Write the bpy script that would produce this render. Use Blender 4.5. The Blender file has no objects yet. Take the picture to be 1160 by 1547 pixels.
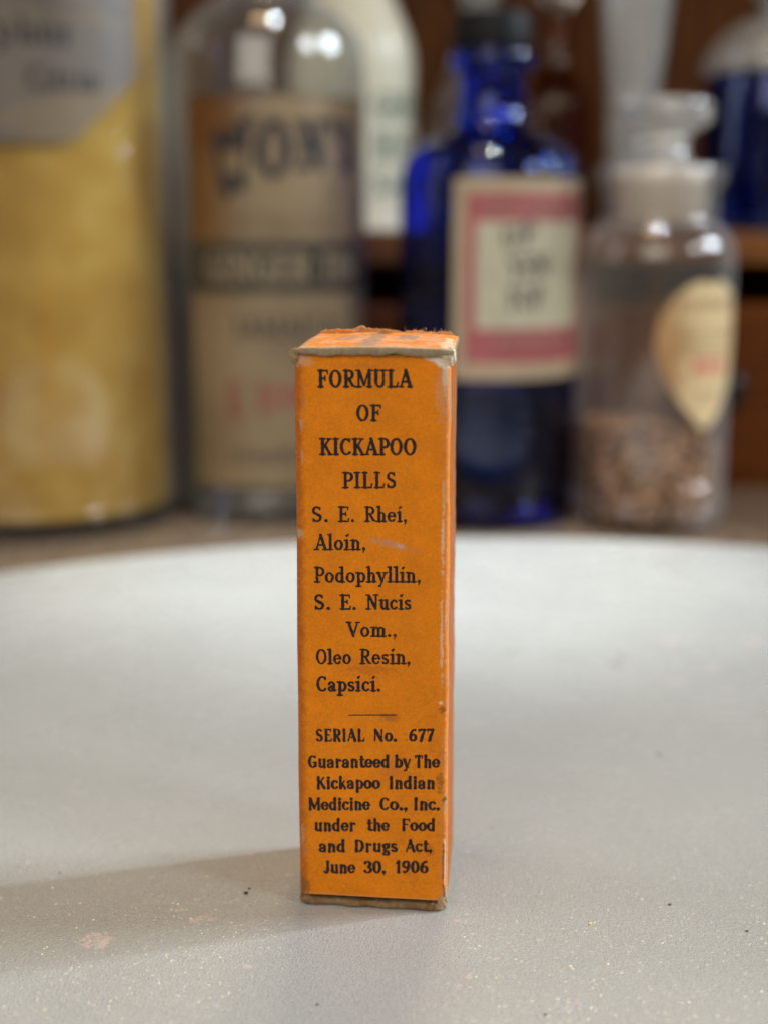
import bpy, bmesh, math, random
import numpy as np

# ------------------------------------------------------------------ camera, world, lamps, exposure
scene = bpy.context.scene
COL = scene.collection
R = math.radians
F_PX, CX, CY = 2000.0, 580.0, 773.5           # the photograph's lens, in its own pixels
CAM_Y, CAM_H, PITCH = -0.174, 0.0952, R(12.1)

cam_data = bpy.data.cameras.new('camera')
cam = bpy.data.objects.new('camera', cam_data); COL.objects.link(cam)
cam.location = (0, CAM_Y, CAM_H)
cam.rotation_euler = (R(90) - PITCH, 0, 0)
cam_data.sensor_fit = 'VERTICAL'; cam_data.sensor_height = 36.0
cam_data.lens = 36.0 * F_PX / 1547.0
cam_data.clip_start = 0.01; cam_data.clip_end = 50
cam_data.dof.use_dof = True
cam_data.dof.focus_distance = 0.1815
cam_data.dof.aperture_fstop = cam_data.lens / 4.6
scene.camera = cam

world = bpy.data.worlds.new('World'); scene.world = world
world.use_nodes = True
_bg = world.node_tree.nodes['Background']
_bg.inputs[0].default_value = (1.0, 0.90, 0.76, 1); _bg.inputs[1].default_value = 0.17


def area(name, loc, target, w, h, power, color, spread=180):
    d = bpy.data.lights.new(name, 'AREA'); d.shape = 'RECTANGLE'
    d.size = w; d.size_y = h; d.energy = power; d.color = color; d.spread = R(spread)
    o = bpy.data.objects.new(name, d); COL.objects.link(o); o.location = loc
    v = np.array(target, float) - np.array(loc, float)
    import mathutils
    o.rotation_euler = mathutils.Vector(v).to_track_quat('-Z', 'Y').to_euler()
    return o


# two shop windows to the right (one a little behind the box, one in front of it), the bright room behind the
# photographer, warm ceiling lamps behind the bottles and an added spot, no known lamp, brightening the back of the tray
area('window_lamp_side', (2.65, 0.78, 1.30), (0, 0, 0.02), 0.13, 0.24, 46, (0.86, 0.94, 1.0))
area('window_lamp_front', (2.2, -1.20, 1.30), (0, 0.1, 0.02), 0.45, 0.50, 19, (0.88, 0.95, 1.0))
area('shop_window', (2.0, 0.36, 1.05), (0, 0.25, 0.06), 0.45, 0.65, 42, (0.78, 0.89, 1.0))
area('far_window', (-2.3, 0.35, 1.0), (0, 0.2, 0.06), 1.2, 1.6, 20, (0.92, 0.96, 1.0))
area('room_light', (-0.6, -2.1, 1.15), (0, 0.1, 0.06), 1.8, 1.2, 21, (1.0, 0.93, 0.82))
area('ceiling_lamp', (0.12, 0.95, 1.75), (0, 0.05, 0), 0.36, 0.36, 12, (1.0, 0.78, 0.50)).data.shape = 'DISK'
area('ceiling_light', (-0.3, -0.1, 2.4), (0, 0.1, 0), 0.42, 0.42, 8, (1.0, 0.66, 0.34)).data.shape = 'DISK'
sp = bpy.data.lights.new('added_tray_spot', 'SPOT'); sp.energy = 118; sp.color = (0.96, 1.0, 0.99)  # added spot making the bright pool at the back of the tray
sp.spot_size = R(13.5); sp.spot_blend = 1.0; sp.shadow_soft_size = 0.03
spo = bpy.data.objects.new('added_tray_spot', sp); COL.objects.link(spo)
spo.location = (0.10, 0.10, 1.4)
import mathutils
spo.rotation_euler = (mathutils.Vector((0.01, 0.225, 0)) - spo.location).to_track_quat('-Z', 'Y').to_euler()

vs = scene.view_settings
vs.view_transform = 'Standard'; vs.look = 'None'; vs.exposure = 0; vs.gamma = 1; vs.use_curve_mapping = False
scene.render.engine = 'CYCLES'
cy = scene.cycles
cy.use_denoising = True; cy.denoiser = 'OPENIMAGEDENOISE'; cy.denoising_prefilter = 'ACCURATE'
cy.use_adaptive_sampling = False
cy.max_bounces = 20; cy.transmission_bounces = 18; cy.glossy_bounces = 8; cy.diffuse_bounces = 4; cy.transparent_max_bounces = 24
cy.sample_clamp_indirect = 30.0
cy.blur_glossy = 0.4

# ------------------------------------------------------------------ helpers
rng = np.random.default_rng(11)
random.seed(5)


def at(px, py, Y):
    """Point of the photograph on the vertical plane y = Y."""
    dx = (px - CX) / F_PX; dy = -(py - CY) / F_PX
    d = (dx, math.cos(PITCH) + dy * math.sin(PITCH), -math.sin(PITCH) + dy * math.cos(PITCH))
    t = (Y - CAM_Y) / d[1]
    return (d[0] * t, Y, CAM_H + d[2] * t)


def ground(px, py, z=0.0):
    dx = (px - CX) / F_PX; dy = -(py - CY) / F_PX
    d = (dx, math.cos(PITCH) + dy * math.sin(PITCH), -math.sin(PITCH) + dy * math.cos(PITCH))
    t = (z - CAM_H) / d[2]
    return (d[0] * t, CAM_Y + d[1] * t, z)


_lat = rng.random((256, 256))


def vnoise(x, y, seed=0):
    x = np.asarray(x, float) + seed * 17.31; y = np.asarray(y, float) + seed * 41.77
    xi = np.floor(x).astype(int); yi = np.floor(y).astype(int)
    fx = x - xi; fy = y - yi
    fx = fx * fx * (3 - 2 * fx); fy = fy * fy * (3 - 2 * fy)
    a = _lat[yi & 255, xi & 255]; b = _lat[yi & 255, (xi + 1) & 255]
    c = _lat[(yi + 1) & 255, xi & 255]; d = _lat[(yi + 1) & 255, (xi + 1) & 255]
    return (a * (1 - fx) + b * fx) * (1 - fy) + (c * (1 - fx) + d * fx) * fy


def fbm(x, y, seed=0, octv=4):
    s = 0; a = 0.5; t = 0
    x = np.asarray(x, float); y = np.asarray(y, float)
    for k in range(octv):
        c_, s_ = math.cos(0.6 + 1.1 * k), math.sin(0.6 + 1.1 * k)
        s = s + a * vnoise((x * c_ - y * s_) * 2 ** k, (x * s_ + y * c_) * 2 ** k, seed + 3 * k); t += a; a *= 0.5
    return s / t


def sstep(a, b, x):
    t = np.clip((x - a) / (b - a), 0, 1)
    return t * t * (3 - 2 * t)


def srgb(r, g, b):
    f = lambda c: (c / 255 / 12.92) if c / 255 <= 0.04045 else ((c / 255 + 0.055) / 1.055) ** 2.4
    return (f(r), f(g), f(b))


def mesh_obj(name, verts, faces, mat=None, parent=None, smooth=True, colors=None):
    me = bpy.data.meshes.new(name)
    verts = np.asarray(verts, float)
    if isinstance(faces, np.ndarray) and faces.ndim == 2:
        n, k = faces.shape
        me.vertices.add(len(verts)); me.vertices.foreach_set('co', verts.ravel())
        me.loops.add(n * k); me.loops.foreach_set('vertex_index', faces.ravel().astype(np.int32))
        me.polygons.add(n)
        me.polygons.foreach_set('loop_start', np.arange(0, n * k, k, dtype=np.int32))
        me.polygons.foreach_set('loop_total', np.full(n, k, dtype=np.int32))
        me.update(calc_edges=True)
    else:
        me.from_pydata([tuple(v) for v in verts], [], [tuple(int(i) for i in f) for f in faces])
    me.validate()
    if smooth:
        me.polygons.foreach_set('use_smooth', np.ones(len(me.polygons), dtype=bool))
    for cname, arr in (colors or {}).items():
        arr = np.asarray(arr, float)
        if arr.shape[1] == 3:
            arr = np.concatenate([arr, np.ones((len(arr), 1))], 1)
        at_ = me.color_attributes.new(cname, 'FLOAT_COLOR', 'POINT')
        at_.data.foreach_set('color', arr.ravel())
    if mat: me.materials.append(mat)
    o = bpy.data.objects.new(name, me); COL.objects.link(o)
    if parent: o.parent = parent
    return o


def grid_faces(nu, nv, wrap_u=False, off=0):
    """vertex index = off + j*nu + i"""
    iu = np.arange(nu if wrap_u else nu - 1); jv = np.arange(nv - 1)
    I, J = np.meshgrid(iu, jv)
    I2 = (I + 1) % nu
    return np.stack([J * nu + I, J * nu + I2, (J + 1) * nu + I2, (J + 1) * nu + I], -1).reshape(-1, 4) + off


def thing(name, label, cat, loc=(0, 0, 0), rotz=0, group=None, kind=None):
    o = bpy.data.objects.new(name, None); COL.objects.link(o)
    o.location = loc; o.rotation_euler = (0, 0, rotz)
    o.empty_display_size = 0.01
    tag(o, label, cat, group, kind)
    return o


def tag(o, label=None, cat=None, group=None, kind=None):
    if label: o['label'] = label
    if cat: o['category'] = cat
    if group: o['group'] = group
    if kind: o['kind'] = kind
    return o


def smooth_profile(pts, n=6):
    """Catmull-Rom through (r, z); a point given twice makes a corner."""
    P = [np.array(p, float) for p in pts]
    out = [P[0]]
    for i in range(len(P) - 1):
        p1, p2 = P[i], P[i + 1]
        if np.allclose(p1, p2): continue
        p0 = P[i - 1] if i > 0 else p1
        p3 = P[i + 2] if i + 2 < len(P) else p2
        for k in range(1, n + 1):
            t = k / n
            q = 0.5 * ((2 * p1) + (-p0 + p2) * t + (2 * p0 - 5 * p1 + 4 * p2 - p3) * t * t + (-p0 + 3 * p1 - 3 * p2 + p3) * t ** 3)
            q[0] = max(q[0], 0)
            out.append(q)
    return out


def lathe(name, prof, mat, parent=None, seg=72, smooth=True, n=5):
    """prof: list of (r, z); smoothed; ends at r = 0 are closed with a fan."""
    pr = smooth_profile(prof, n) if n else [np.array(p, float) for p in prof]
    ang = np.arange(seg) * 2 * math.pi / seg
    verts = []; rings = []
    for r, z in pr:
        if r < 1e-6:
            rings.append((len(verts), 1)); verts.append((0, 0, z))
        else:
            rings.append((len(verts), seg))
            for a in ang: verts.append((r * math.cos(a), r * math.sin(a), z))
    faces = []
    for (s0, n0), (s1, n1) in zip(rings[:-1], rings[1:]):
        for i in range(seg):
            j = (i + 1) % seg
            if n0 == 1 and n1 == 1: break
            if n0 == 1: faces.append((s0, s1 + j, s1 + i))
            elif n1 == 1: faces.append((s0 + i, s0 + j, s1))
            else: faces.append((s0 + i, s0 + j, s1 + j, s1 + i))
    return mesh_obj(name, verts, faces, mat, parent, smooth)


def box_mesh(bm, x0, x1, y0, y1, z0, z1):
    v = [bm.verts.new(p) for p in ((x0, y0, z0), (x1, y0, z0), (x1, y1, z0), (x0, y1, z0), (x0, y0, z1), (x1, y0, z1), (x1, y1, z1), (x0, y1, z1))]
    for f in ((0, 3, 2, 1), (4, 5, 6, 7), (0, 1, 5, 4), (1, 2, 6, 5), (2, 3, 7, 6), (3, 0, 4, 7)):
        bm.faces.new([v[i] for i in f])


def box_obj(name, x0, x1, y0, y1, z0, z1, mat, parent=None, bev=0.0015):
    bm = bmesh.new(); box_mesh(bm, x0, x1, y0, y1, z0, z1)
    bmesh.ops.bevel(bm, geom=bm.edges[:], offset=bev, segments=2, affect='EDGES', profile=0.6)
    me = bpy.data.meshes.new(name); bm.to_mesh(me); bm.free()
    me.materials.append(mat)
    o = bpy.data.objects.new(name, me); COL.objects.link(o)
    if parent: o.parent = parent
    return o


# ------------------------------------------------------------------ materials
class NT:
    def __init__(self, name):
        self.m = bpy.data.materials.new(name); self.m.use_nodes = True
        self.t = self.m.node_tree; self.n = self.t.nodes
        self.b = self.n['Principled BSDF']; self.out = self.n['Material Output']

    def node(self, typ, **kw):
        nd = self.n.new(typ)
        for k, v in kw.items(): setattr(nd, k, v)
        return nd

    def link(self, a, b): self.t.links.new(a, b)

    def math(self, op, a, b=None, clamp=False):
        nd = self.node('ShaderNodeMath', operation=op, use_clamp=clamp)
        for i, v in enumerate((a, b)):
            if v is None: continue
            if isinstance(v, (int, float)): nd.inputs[i].default_value = v
            else: self.link(v, nd.inputs[i])
        return nd.outputs[0]

    def coords(self):
        return self.node('ShaderNodeTexCoord').outputs['Object']

    def noise(self, scale, detail=3, rough=0.5, vec=None, dist=0.0):
        nd = self.node('ShaderNodeTexNoise'); nd.inputs['Scale'].default_value = scale
        nd.inputs['Detail'].default_value = detail; nd.inputs['Roughness'].default_value = rough
        nd.inputs['Distortion'].default_value = dist
        self.link(vec if vec is not None else self.coords(), nd.inputs['Vector'])
        return nd.outputs['Fac']

    def ramp(self, fac, stops):
        nd = self.node('ShaderNodeValToRGB')
        el = nd.color_ramp.elements
        while len(el) < len(stops): el.new(0.5)
        for e, (p, c) in zip(el, stops):
            e.position = p; e.color = tuple(c) + (1,) if len(c) == 3 else c
        self.link(fac, nd.inputs[0])
        return nd.outputs[0]

    def mix(self, fac, a, b, mode='MIX'):
        nd = self.node('ShaderNodeMix', data_type='RGBA', blend_type=mode)
        for sock, v in ((nd.inputs[0], fac), (nd.inputs[6], a), (nd.inputs[7], b)):
            if isinstance(v, (int, float)): sock.default_value = v
            elif isinstance(v, tuple): sock.default_value = v + (1,) if len(v) == 3 else v
            else: self.link(v, sock)
        return nd.outputs[2]

    def bump(self, h, strength, dist):
        nd = self.node('ShaderNodeBump'); nd.inputs['Strength'].default_value = strength
        nd.inputs['Distance'].default_value = dist
        self.link(h, nd.inputs['Height']); self.link(nd.outputs[0], self.b.inputs['Normal'])
        return nd

    def set(self, **kw):
        for k, v in kw.items():
            s = self.b.inputs[k]
            if isinstance(v, (int, float)): s.default_value = v
            elif isinstance(v, tuple): s.default_value = v + (1,) if len(v) == 3 else v
            else: self.link(v, s)
        return self


def attr_mat(name, attr='col', rough=0.75, spec=0.3, bscale=4000, bstr=0.25, bdist=0.00008, vary=0.12, vscale=900):
    k = NT(name)
    a = k.node('ShaderNodeAttribute', attribute_name=attr)
    n = k.noise(vscale, 4, 0.6)
    c = k.mix(1.0, a.outputs['Color'], k.ramp(n, [(0.25, (1 - vary,) * 3), (0.75, (1 + vary,) * 3)]), 'MULTIPLY')
    k.set(**{'Base Color': c, 'Roughness': rough, 'Specular IOR Level': spec})
    k.bump(k.noise(bscale, 4, 0.65), bstr, bdist)
    return k.m


def plain_mat(name, col, rough=0.5, spec=0.5, nscale=600, vary=0.1, bstr=0.0, bscale=2000, bdist=0.0001, metal=0.0):
    k = NT(name)
    n = k.noise(nscale, 3, 0.55)
    lo = tuple(c * (1 - vary) for c in col); hi = tuple(min(1, c * (1 + vary)) for c in col)
    k.set(**{'Base Color': k.ramp(n, [(0.3, lo), (0.7, hi)]), 'Roughness': rough, 'Specular IOR Level': spec, 'Metallic': metal})
    if bstr: k.bump(k.noise(bscale, 3, 0.6), bstr, bdist)
    return k.m


def glass_mat(name, col=(1, 1, 1), rough=0.0, ior=1.48, density=0.0, vcol=(1, 1, 1)):
    k = NT(name)
    k.set(**{'Base Color': col, 'Roughness': rough, 'IOR': ior, 'Transmission Weight': 1.0})
    k.bump(k.noise(60, 2, 0.5), 0.05, 0.0015)
    if density:
        v = k.node('ShaderNodeVolumeAbsorption'); v.inputs['Color'].default_value = vcol + (1,)
        v.inputs['Density'].default_value = density
        k.link(v.outputs[0], k.out.inputs['Volume'])
    return k.m


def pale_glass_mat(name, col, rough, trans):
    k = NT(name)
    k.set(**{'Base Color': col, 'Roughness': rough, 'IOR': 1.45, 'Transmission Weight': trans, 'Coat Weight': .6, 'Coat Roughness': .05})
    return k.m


def thin_glass_mat(name, tint=(0.97, 0.98, 0.97), edge=(0.75, 0.76, 0.74), rim_light=0.35):
    """A glass wall too thin to bend light: clear face on, mirror-like and denser towards the edge."""
    k = NT(name)
    k.n.remove(k.b)
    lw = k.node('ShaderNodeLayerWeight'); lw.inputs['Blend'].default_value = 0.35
    tr = k.node('ShaderNodeBsdfTransparent')
    k.link(k.mix(lw.outputs['Facing'], tint, edge), tr.inputs[0])
    gl = k.node('ShaderNodeBsdfGlossy'); gl.inputs['Roughness'].default_value = 0.03
    gl.inputs['Color'].default_value = (1, 1, 1, 1)
    lf = k.node('ShaderNodeLayerWeight'); lf.inputs['Blend'].default_value = 0.5
    fr = k.math('ADD', k.math('MULTIPLY', k.math('POWER', lf.outputs['Facing'], 5.0), .75), .05)
    mx = k.node('ShaderNodeMixShader')
    k.link(fr, mx.inputs[0]); k.link(tr.outputs[0], mx.inputs[1]); k.link(gl.outputs[0], mx.inputs[2])
    # white diffuse at grazing angles stands in for light caught in the rim
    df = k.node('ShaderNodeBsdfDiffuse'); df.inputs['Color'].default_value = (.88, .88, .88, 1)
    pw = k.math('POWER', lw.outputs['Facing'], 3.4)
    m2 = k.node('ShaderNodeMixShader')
    k.link(k.math('ADD', k.math('MULTIPLY', pw, rim_light), rim_light * .03), m2.inputs[0])
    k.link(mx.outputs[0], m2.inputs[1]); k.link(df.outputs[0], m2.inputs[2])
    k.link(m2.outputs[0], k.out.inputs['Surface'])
    return k.m


def wood_mat(name, dark, light, scale=30, axis=0, rough=0.45, spec=0.4):
    k = NT(name)
    mp = k.node('ShaderNodeMapping')
    s = [9.0, 9.0, 9.0]; s[axis] = 0.7
    mp.inputs['Scale'].default_value = s
    k.link(k.coords(), mp.inputs['Vector'])
    n = k.noise(scale, 5, 0.6, mp.outputs[0], 0.6)
    k.set(**{'Base Color': k.ramp(n, [(0.3, dark), (0.7, light)]), 'Roughness': rough, 'Specular IOR Level': spec})
    k.bump(n, 0.2, 0.0005)
    return k.m
# ------------------------------------------------------------------ lettering: stroke letterforms inked onto a distance field
class Style:
    def __init__(self, t, h, s, serif, xh):
        self.t, self.h, self.s, self.serif, self.xh = t, h, s, serif, xh   # stem, hairline, serif bar, serif half length, x-height


OLD = Style(0.150, 0.095, 0.085, 0.125, 0.66)      # low-contrast old style roman
GROT = Style(0.195, 0.105, 0.0, 0.0, 0.70)         # flared condensed gothic


class G:
    def __init__(self, st):
        self.st = st; self.seg = []

    def ln(self, x0, y0, x1, y1, w0=None, w1=None):
        w0 = self.st.t if w0 is None else w0; w1 = w0 if w1 is None else w1
        self.seg.append((x0, y0, x1, y1, w0, w1)); return self

    def hl(self, x0, y0, x1, y1): return self.ln(x0, y0, x1, y1, self.st.h)

    def arc(self, cx, cy, rx, ry, a0, a1, wt=None, wh=None, n=14):
        wt = self.st.t if wt is None else wt; wh = self.st.h if wh is None else wh
        p = None
        for k in range(n + 1):
            a = R(a0 + (a1 - a0) * k / n)
            q = (cx + rx * math.cos(a), cy + ry * math.sin(a), wh + (wt - wh) * abs(math.cos(a)) ** 1.4)
            if p: self.seg.append((p[0], p[1], q[0], q[1], p[2], q[2]))
            p = q
        return self

    def ser(self, x, y, l=1.0, r=1.0):
        if self.st.serif:
            y = y + self.st.s * 0.5 if y < 0.3 else y - self.st.s * 0.5
            self.ln(x - self.st.serif * l - 0.03 * (l > 0), y, x + self.st.serif * r + 0.03 * (r > 0), y, self.st.s)
        return self

    def st_(self, x, y0, y1, w=None, bl=1, br=1, tl=1, tr=1):
        """a stem with serifs (old style) or flared ends (gothic)"""
        w = self.st.t if w is None else w
        hw = w / 2 * 0.6
        if self.st.serif:
            self.ln(x, y0 + hw, x, y1 - hw, w)
            if bl or br: self.ser(x, y0, bl, br)
            if tl or tr: self.ser(x, y1, tl, tr)
        else:
            m = (y0 + y1) / 2
            for s in (-1, 1):
                self.ln(x + s * 0.02, y0 + 0.05, x, m, w * 0.88, w * 0.8)
                self.ln(x, m, x + s * 0.02, y1 - 0.05, w * 0.8, w * 0.88)
        return self


def glyph(ch, st):
    g = G(st); t, h, xh = st.t, st.h, st.xh
    S = bool(st.serif)
    k = 1.0
    if ch == 'F':
        g.st_(.2, 0, 1, tr=0).hl(.2, .95, .60, .95).ln(.61, .95, .62, .77, h, h * .7).hl(.2, .52, .46, .52)
        if S: g.ln(.47, .40, .47, .64, h * .8)
        w = .66
    elif ch == 'E':
        g.st_(.2, 0, 1, tr=0, br=0).hl(.2, .95, .58, .95).ln(.59, .95, .60, .78, h, h * .7).hl(.2, .52, .46, .52).hl(.2, .05, .61, .05).ln(.62, .05, .65, .24, h, h * .7)
        if S: g.ln(.47, .41, .47, .63, h * .8)
        w = .68
    elif ch == 'L':
        g.st_(.2, 0, 1, br=0).hl(.2, .05, .58, .05).ln(.59, .05, .63, .28, h, h * .8); w = .66
    elif ch == 'O':
        g.arc(.39, .5, .29 if S else .25, .455, 0, 360, n=30); w = .78
    elif ch == 'C' or ch == 'G':
        g.arc(.40, .5, .30 if S else .25, .45, 50, 312, n=26)
        if ch == 'C':
            g.ln(.60, .80, .61, .97 if S else .80, h, h * .7)
            w = .68
        else:
            g.st_(.60, .05 if S else .10, .45, bl=0, br=0).hl(.45, .44, .66, .44).ln(.58, .82, .60, .92, h * .8); w = .74
    elif ch == 'Q':
        g.arc(.39, .5, .29, .455, 0, 360, n=30).ln(.4, .2, .68, -.12, t * .8); w = .8
    elif ch in 'RPB':
        g.st_(.2, 0, 1, tr=0)
        yb = .50 if ch != 'P' else .46
        cyy = (0.95 + yb) / 2
        g.hl(.2, .95, .38, .95).arc(.38, cyy, .21, (.95 - yb) / 2, 90, -90).hl(.2, yb, .38, yb)
        w = .64
        if ch == 'R':
            if S: g.ln(.38, yb, .60, .12, t * .9).ln(.60, .12, .74, .05, h)
            else: g.ln(.36, yb, .60, .06, t * .95)
            w = .74
        if ch == 'B': g.arc(.40, .275, .23, .225, 90, -90).hl(.2, .05, .4, .05)
    elif ch == 'M':
        g.st_(.17, 0, 1, w=h if S else None, tr=0).st_(.83, 0, 1, tl=0)
        g.ln(.20, .93, .50, .14, t * .95, t * .8).ln(.50, .14, .80, .93, h); w = 1.0
    elif ch == 'N':
        g.st_(.17, 0, 1, w=h * 1.05, tr=0).st_(.67, .04, 1, w=h * 1.05, bl=0, br=0).ln(.2, .92, .65, .08, t * 1.05); w = .84
    elif ch == 'U':
        g.st_(.17, .3, 1, bl=0, br=0).st_(.62, .3, 1, w=h * 1.1, bl=0, br=0).arc(.395, .32, .225, .275, 180, 360, h * 1.3); w = .80
    elif ch == 'A':
        g.ln(.10, .05, .37, .93, h).ln(.37, .95, .66, .06, t * 1.05).hl(.2, .33, .54, .33)
        g.ser(.10, 0, .8, .8).ser(.66, 0, .9, .8); w = .76
    elif ch == 'V':
        g.ln(.10, .95, .38, .07, t * 1.05).ln(.38, .07, .64, .95, h).ser(.10, 1, .9, .9).ser(.64, 1, .8, .8); w = .74
    elif ch == 'W':
        g.ln(.08, .95, .30, .07, t).ln(.30, .07, .50, .9, h).ln(.50, .9, .72, .07, t).ln(.72, .07, .92, .95, h).ser(.08, 1).ser(.92, 1); w = 1.0
    elif ch == 'K':
        g.st_(.2, 0, 1).ln(.26, .42, .60, .93, h).ln(.36, .58, .66, .06, t * .95)
        g.ser(.60, 1, .7, .7).ser(.68, 0, .7, .7); w = .76
    elif ch == 'I':
        g.st_(.2, 0, 1); w = .4
    elif ch == 'T':
        g.st_(.32, 0, 1, tl=0, tr=0).hl(.08, .95, .56, .95).ln(.07, .95, .07, .78, h * .8).ln(.57, .95, .57, .78, h * .8); w = .64
    elif ch == 'D':
        g.st_(.2, 0, 1, tr=0, br=0).hl(.2, .95, .36, .95).arc(.36, .5, .27, .45, 90, -90, n=20).hl(.2, .05, .36, .05); w = .76
    elif ch == 'J':
        g.st_(.32, .2, 1, bl=0, br=0).arc(.19, .2, .13, .17, 0, -160, t * .8, h); w = .48
    elif ch == 'H':
        g.st_(.2, 0, 1).st_(.62, 0, 1).hl(.2, .52, .62, .52); w = .82
    elif ch == 'Y':
        g.ln(.1, .95, .36, .5, t).ln(.62, .95, .36, .5, h).st_(.36, 0, .5, tl=0, tr=0).ser(.1, 1).ser(.62, 1); w = .72
    elif ch == 'X':
        g.ln(.1, .95, .62, .05, t).ln(.62, .95, .1, .05, h).ser(.1, 1).ser(.62, 1).ser(.1, 0).ser(.62, 0); w = .72
    elif ch in 'Ss':
        H = 1.0 if ch == 'S' else xh
        rx = .205 if ch == 'S' else .16; cx = .32 if ch == 'S' else .24
        r1 = (H - .1) * .24; r2 = (H - .1) * .26
        g.arc(cx, H - .05 - r1, rx * .92, r1, 40, 250, t * .85, h, 14)
        g.ln(cx - rx * .55, H * .58, cx + rx * .55, H * .44, t * .95)
        g.arc(cx, .05 + r2, rx, r2, 70, -150, t * .9, h, 14)
        if S:
            g.ln(cx + rx * .85, H - .04, cx + rx * .85, H * .77, h * .7).ln(cx - rx * .98, .04, cx - rx * .98, H * .25, h * .7)
        w = 2 * cx
    # ---- lower case
    elif ch == 'o':
        g.arc(.30, xh / 2, .205, xh / 2 - .05, 0, 360, n=24); w = .6
    elif ch == 'e':
        g.arc(.29, xh / 2, .205, xh / 2 - .05, 8, 318, n=22)
        g.ln(.12, xh * .50, .48, xh * (.62 if S else .52), h * .85); w = .58
    elif ch == 'c':
        g.arc(.29, xh / 2, .205, xh / 2 - .05, 48, 315, n=20).ln(.42, xh * .80, .43, xh * .78, t * .8); w = .52
    elif ch == 'a':
        g.st_(.43, .04, xh * .62, bl=0, br=.9 if S else 0, tl=0, tr=0)
        g.arc(.27, xh * .66, .16, xh * .27, 0, 165, t * .9, h, 10)
        g.arc(.26, xh * .26, .155, xh * .24 - .02, 80, 300, t * .85, h, 14).hl(.26, xh * .52, .42, xh * .55).hl(.30, .06, .42, .12); w = .60
    elif ch == 'n' or ch == 'h' or ch == 'm' or ch == 'r' or ch == 'u':
        if ch == 'u':
            g.st_(.17, .2, xh, bl=0, br=0, tr=0).arc(.31, .2, .14, .15, 180, 300, t, h, 10).hl(.36, .08, .47, .17).st_(.50, 0, xh, bl=0, tr=0); w = .66
        else:
            g.st_(.17, 0, 1.02 if ch == 'h' else xh, tr=0)
            if ch == 'r':
                g.arc(.33, xh * .62, .15, xh * .30, 165, 70, h, h, 8).ln(.39, xh * .86, .40, xh * .84, t * .9); w = .48
            else:
                n_ = 2 if ch == 'm' else 1
                for q in range(n_):
                    x0 = .17 + .31 * q
                    g.arc(x0 + .16, xh * .66, .15, xh * .34 - .05, 175, 0, t, h, 12).st_(x0 + .31, 0, xh * .68, tl=0, tr=0)
                w = .64 + .31 * (n_ - 1)
    elif ch == 'i':
        g.st_(.17, 0, xh, tr=0)
        if S: g.ln(.17, .90, .25, .98, t * .9, t * .6)
        else: g.ln(.17, .90, .171, .90, t * 1.1)
        w = .34
    elif ch == 'l':
        g.st_(.17, 0, 1.02, tr=0); w = .34
    elif ch == 't':
        g.st_(.2, .12, xh * 1.3, bl=0, br=0, tl=0, tr=0).hl(.07, xh - .05, .37, xh - .05).arc(.31, .14, .11, .09, 180, 320, t, h, 8); w = .42
    elif ch in 'dbpq':
        top = 1.02
        if ch == 'd': g.st_(.47, 0, top, bl=0, tr=0).arc(.29, xh / 2, .19, xh / 2 - .05, 40, 320, n=20); w = .64
        if ch == 'b': g.st_(.17, .03, top, bl=0, br=0, tr=0).arc(.34, xh / 2, .19, xh / 2 - .05, 140, -140, n=20); w = .62
        if ch == 'p': g.st_(.17, -.28, xh, tr=0).arc(.34, xh / 2, .19, xh / 2 - .05, 140, -140, n=20); w = .62
    elif ch == 'k':
        g.st_(.17, 0, 1.02, tr=0).ln(.22, xh * .40, .46, xh * .93, h).ln(.30, xh * .52, .50, .06, t * .95).ser(.50, 0, .6, .6); w = .60
    elif ch == 'y':
        g.ln(.10, xh - .05, .30, .08, t).ln(.50, xh - .05, .30, .05, h).ln(.30, .05, .20, -.22, h).ln(.20, -.22, .12, -.22, t * .7).ser(.10, xh, .9, .8).ser(.50, xh, .7, .7); w = .60
    elif ch == 'g':
        g.arc(.27, xh * .68, .16, xh * .32 - .04, 0, 360, n=20).ln(.40, xh * .9, .50, xh * .95, h)
        g.ln(.18, xh * .36, .14, xh * .2, h).ln(.14, xh * .17, .40, xh * .06, t * .8)
        g.arc(.28, -.13, .18, .12, 60, -240, t * .8, h, 16); w = .56
    elif ch == 'v':
        g.ln(.10, xh - .05, .29, .07, t).ln(.29, .07, .48, xh - .05, h).ser(.1, xh).ser(.48, xh); w = .58
    elif ch == 'w':
        g.ln(.08, xh - .05, .24, .07, t).ln(.24, .07, .38, xh - .05, h).ln(.38, xh - .05, .54, .07, t).ln(.54, .07, .68, xh - .05, h); w = .76
    # ---- figures and points
    elif ch == '0':
        g.arc(.32, .5, .21, .45, 0, 360, n=28); w = .64
    elif ch == '1':
        g.st_(.26, 0, 1, tl=0, tr=0).ln(.24, .94, .12, .82, h); w = .46
    elif ch == '3':
        g.arc(.28, .73, .19, .22, 150, -80, t, h, 14).arc(.29, .27, .22, .22, 85, -150, t, h, 16).ln(.11, .82, .11, .80, t * .8).ln(.10, .18, .10, .2, t * .8); w = .60
    elif ch == '6':
        g.arc(.32, .30, .20, .25, 0, 360, n=22).arc(.46, .34, .34, .61, 178, 95, t, h, 12).ln(.46, .93, .47, .90, t * .75); w = .64
    elif ch == '9':
        g.arc(.32, .70, .20, .25, 0, 360, n=22).arc(.18, .66, .34, .61, -2, -85, t, h, 12).ln(.18, .07, .17, .10, t * .75); w = .64
    elif ch == '7':
        g.ln(.10, .92, .54, .92, t * .8).ln(.10, .92, .10, .76, h * .8).ln(.54, .92, .34, .45, h, t).ln(.34, .45, .25, .06, t); w = .60
    elif ch == '.':
        g.ln(.13, .085, .131, .085, t * 1.15); w = .26
    elif ch == ',':
        g.ln(.14, .085, .141, .085, t * 1.15).ln(.17, .06, .11, -.15, t * .7, t * .3); w = .26
    elif ch == "'":
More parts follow.
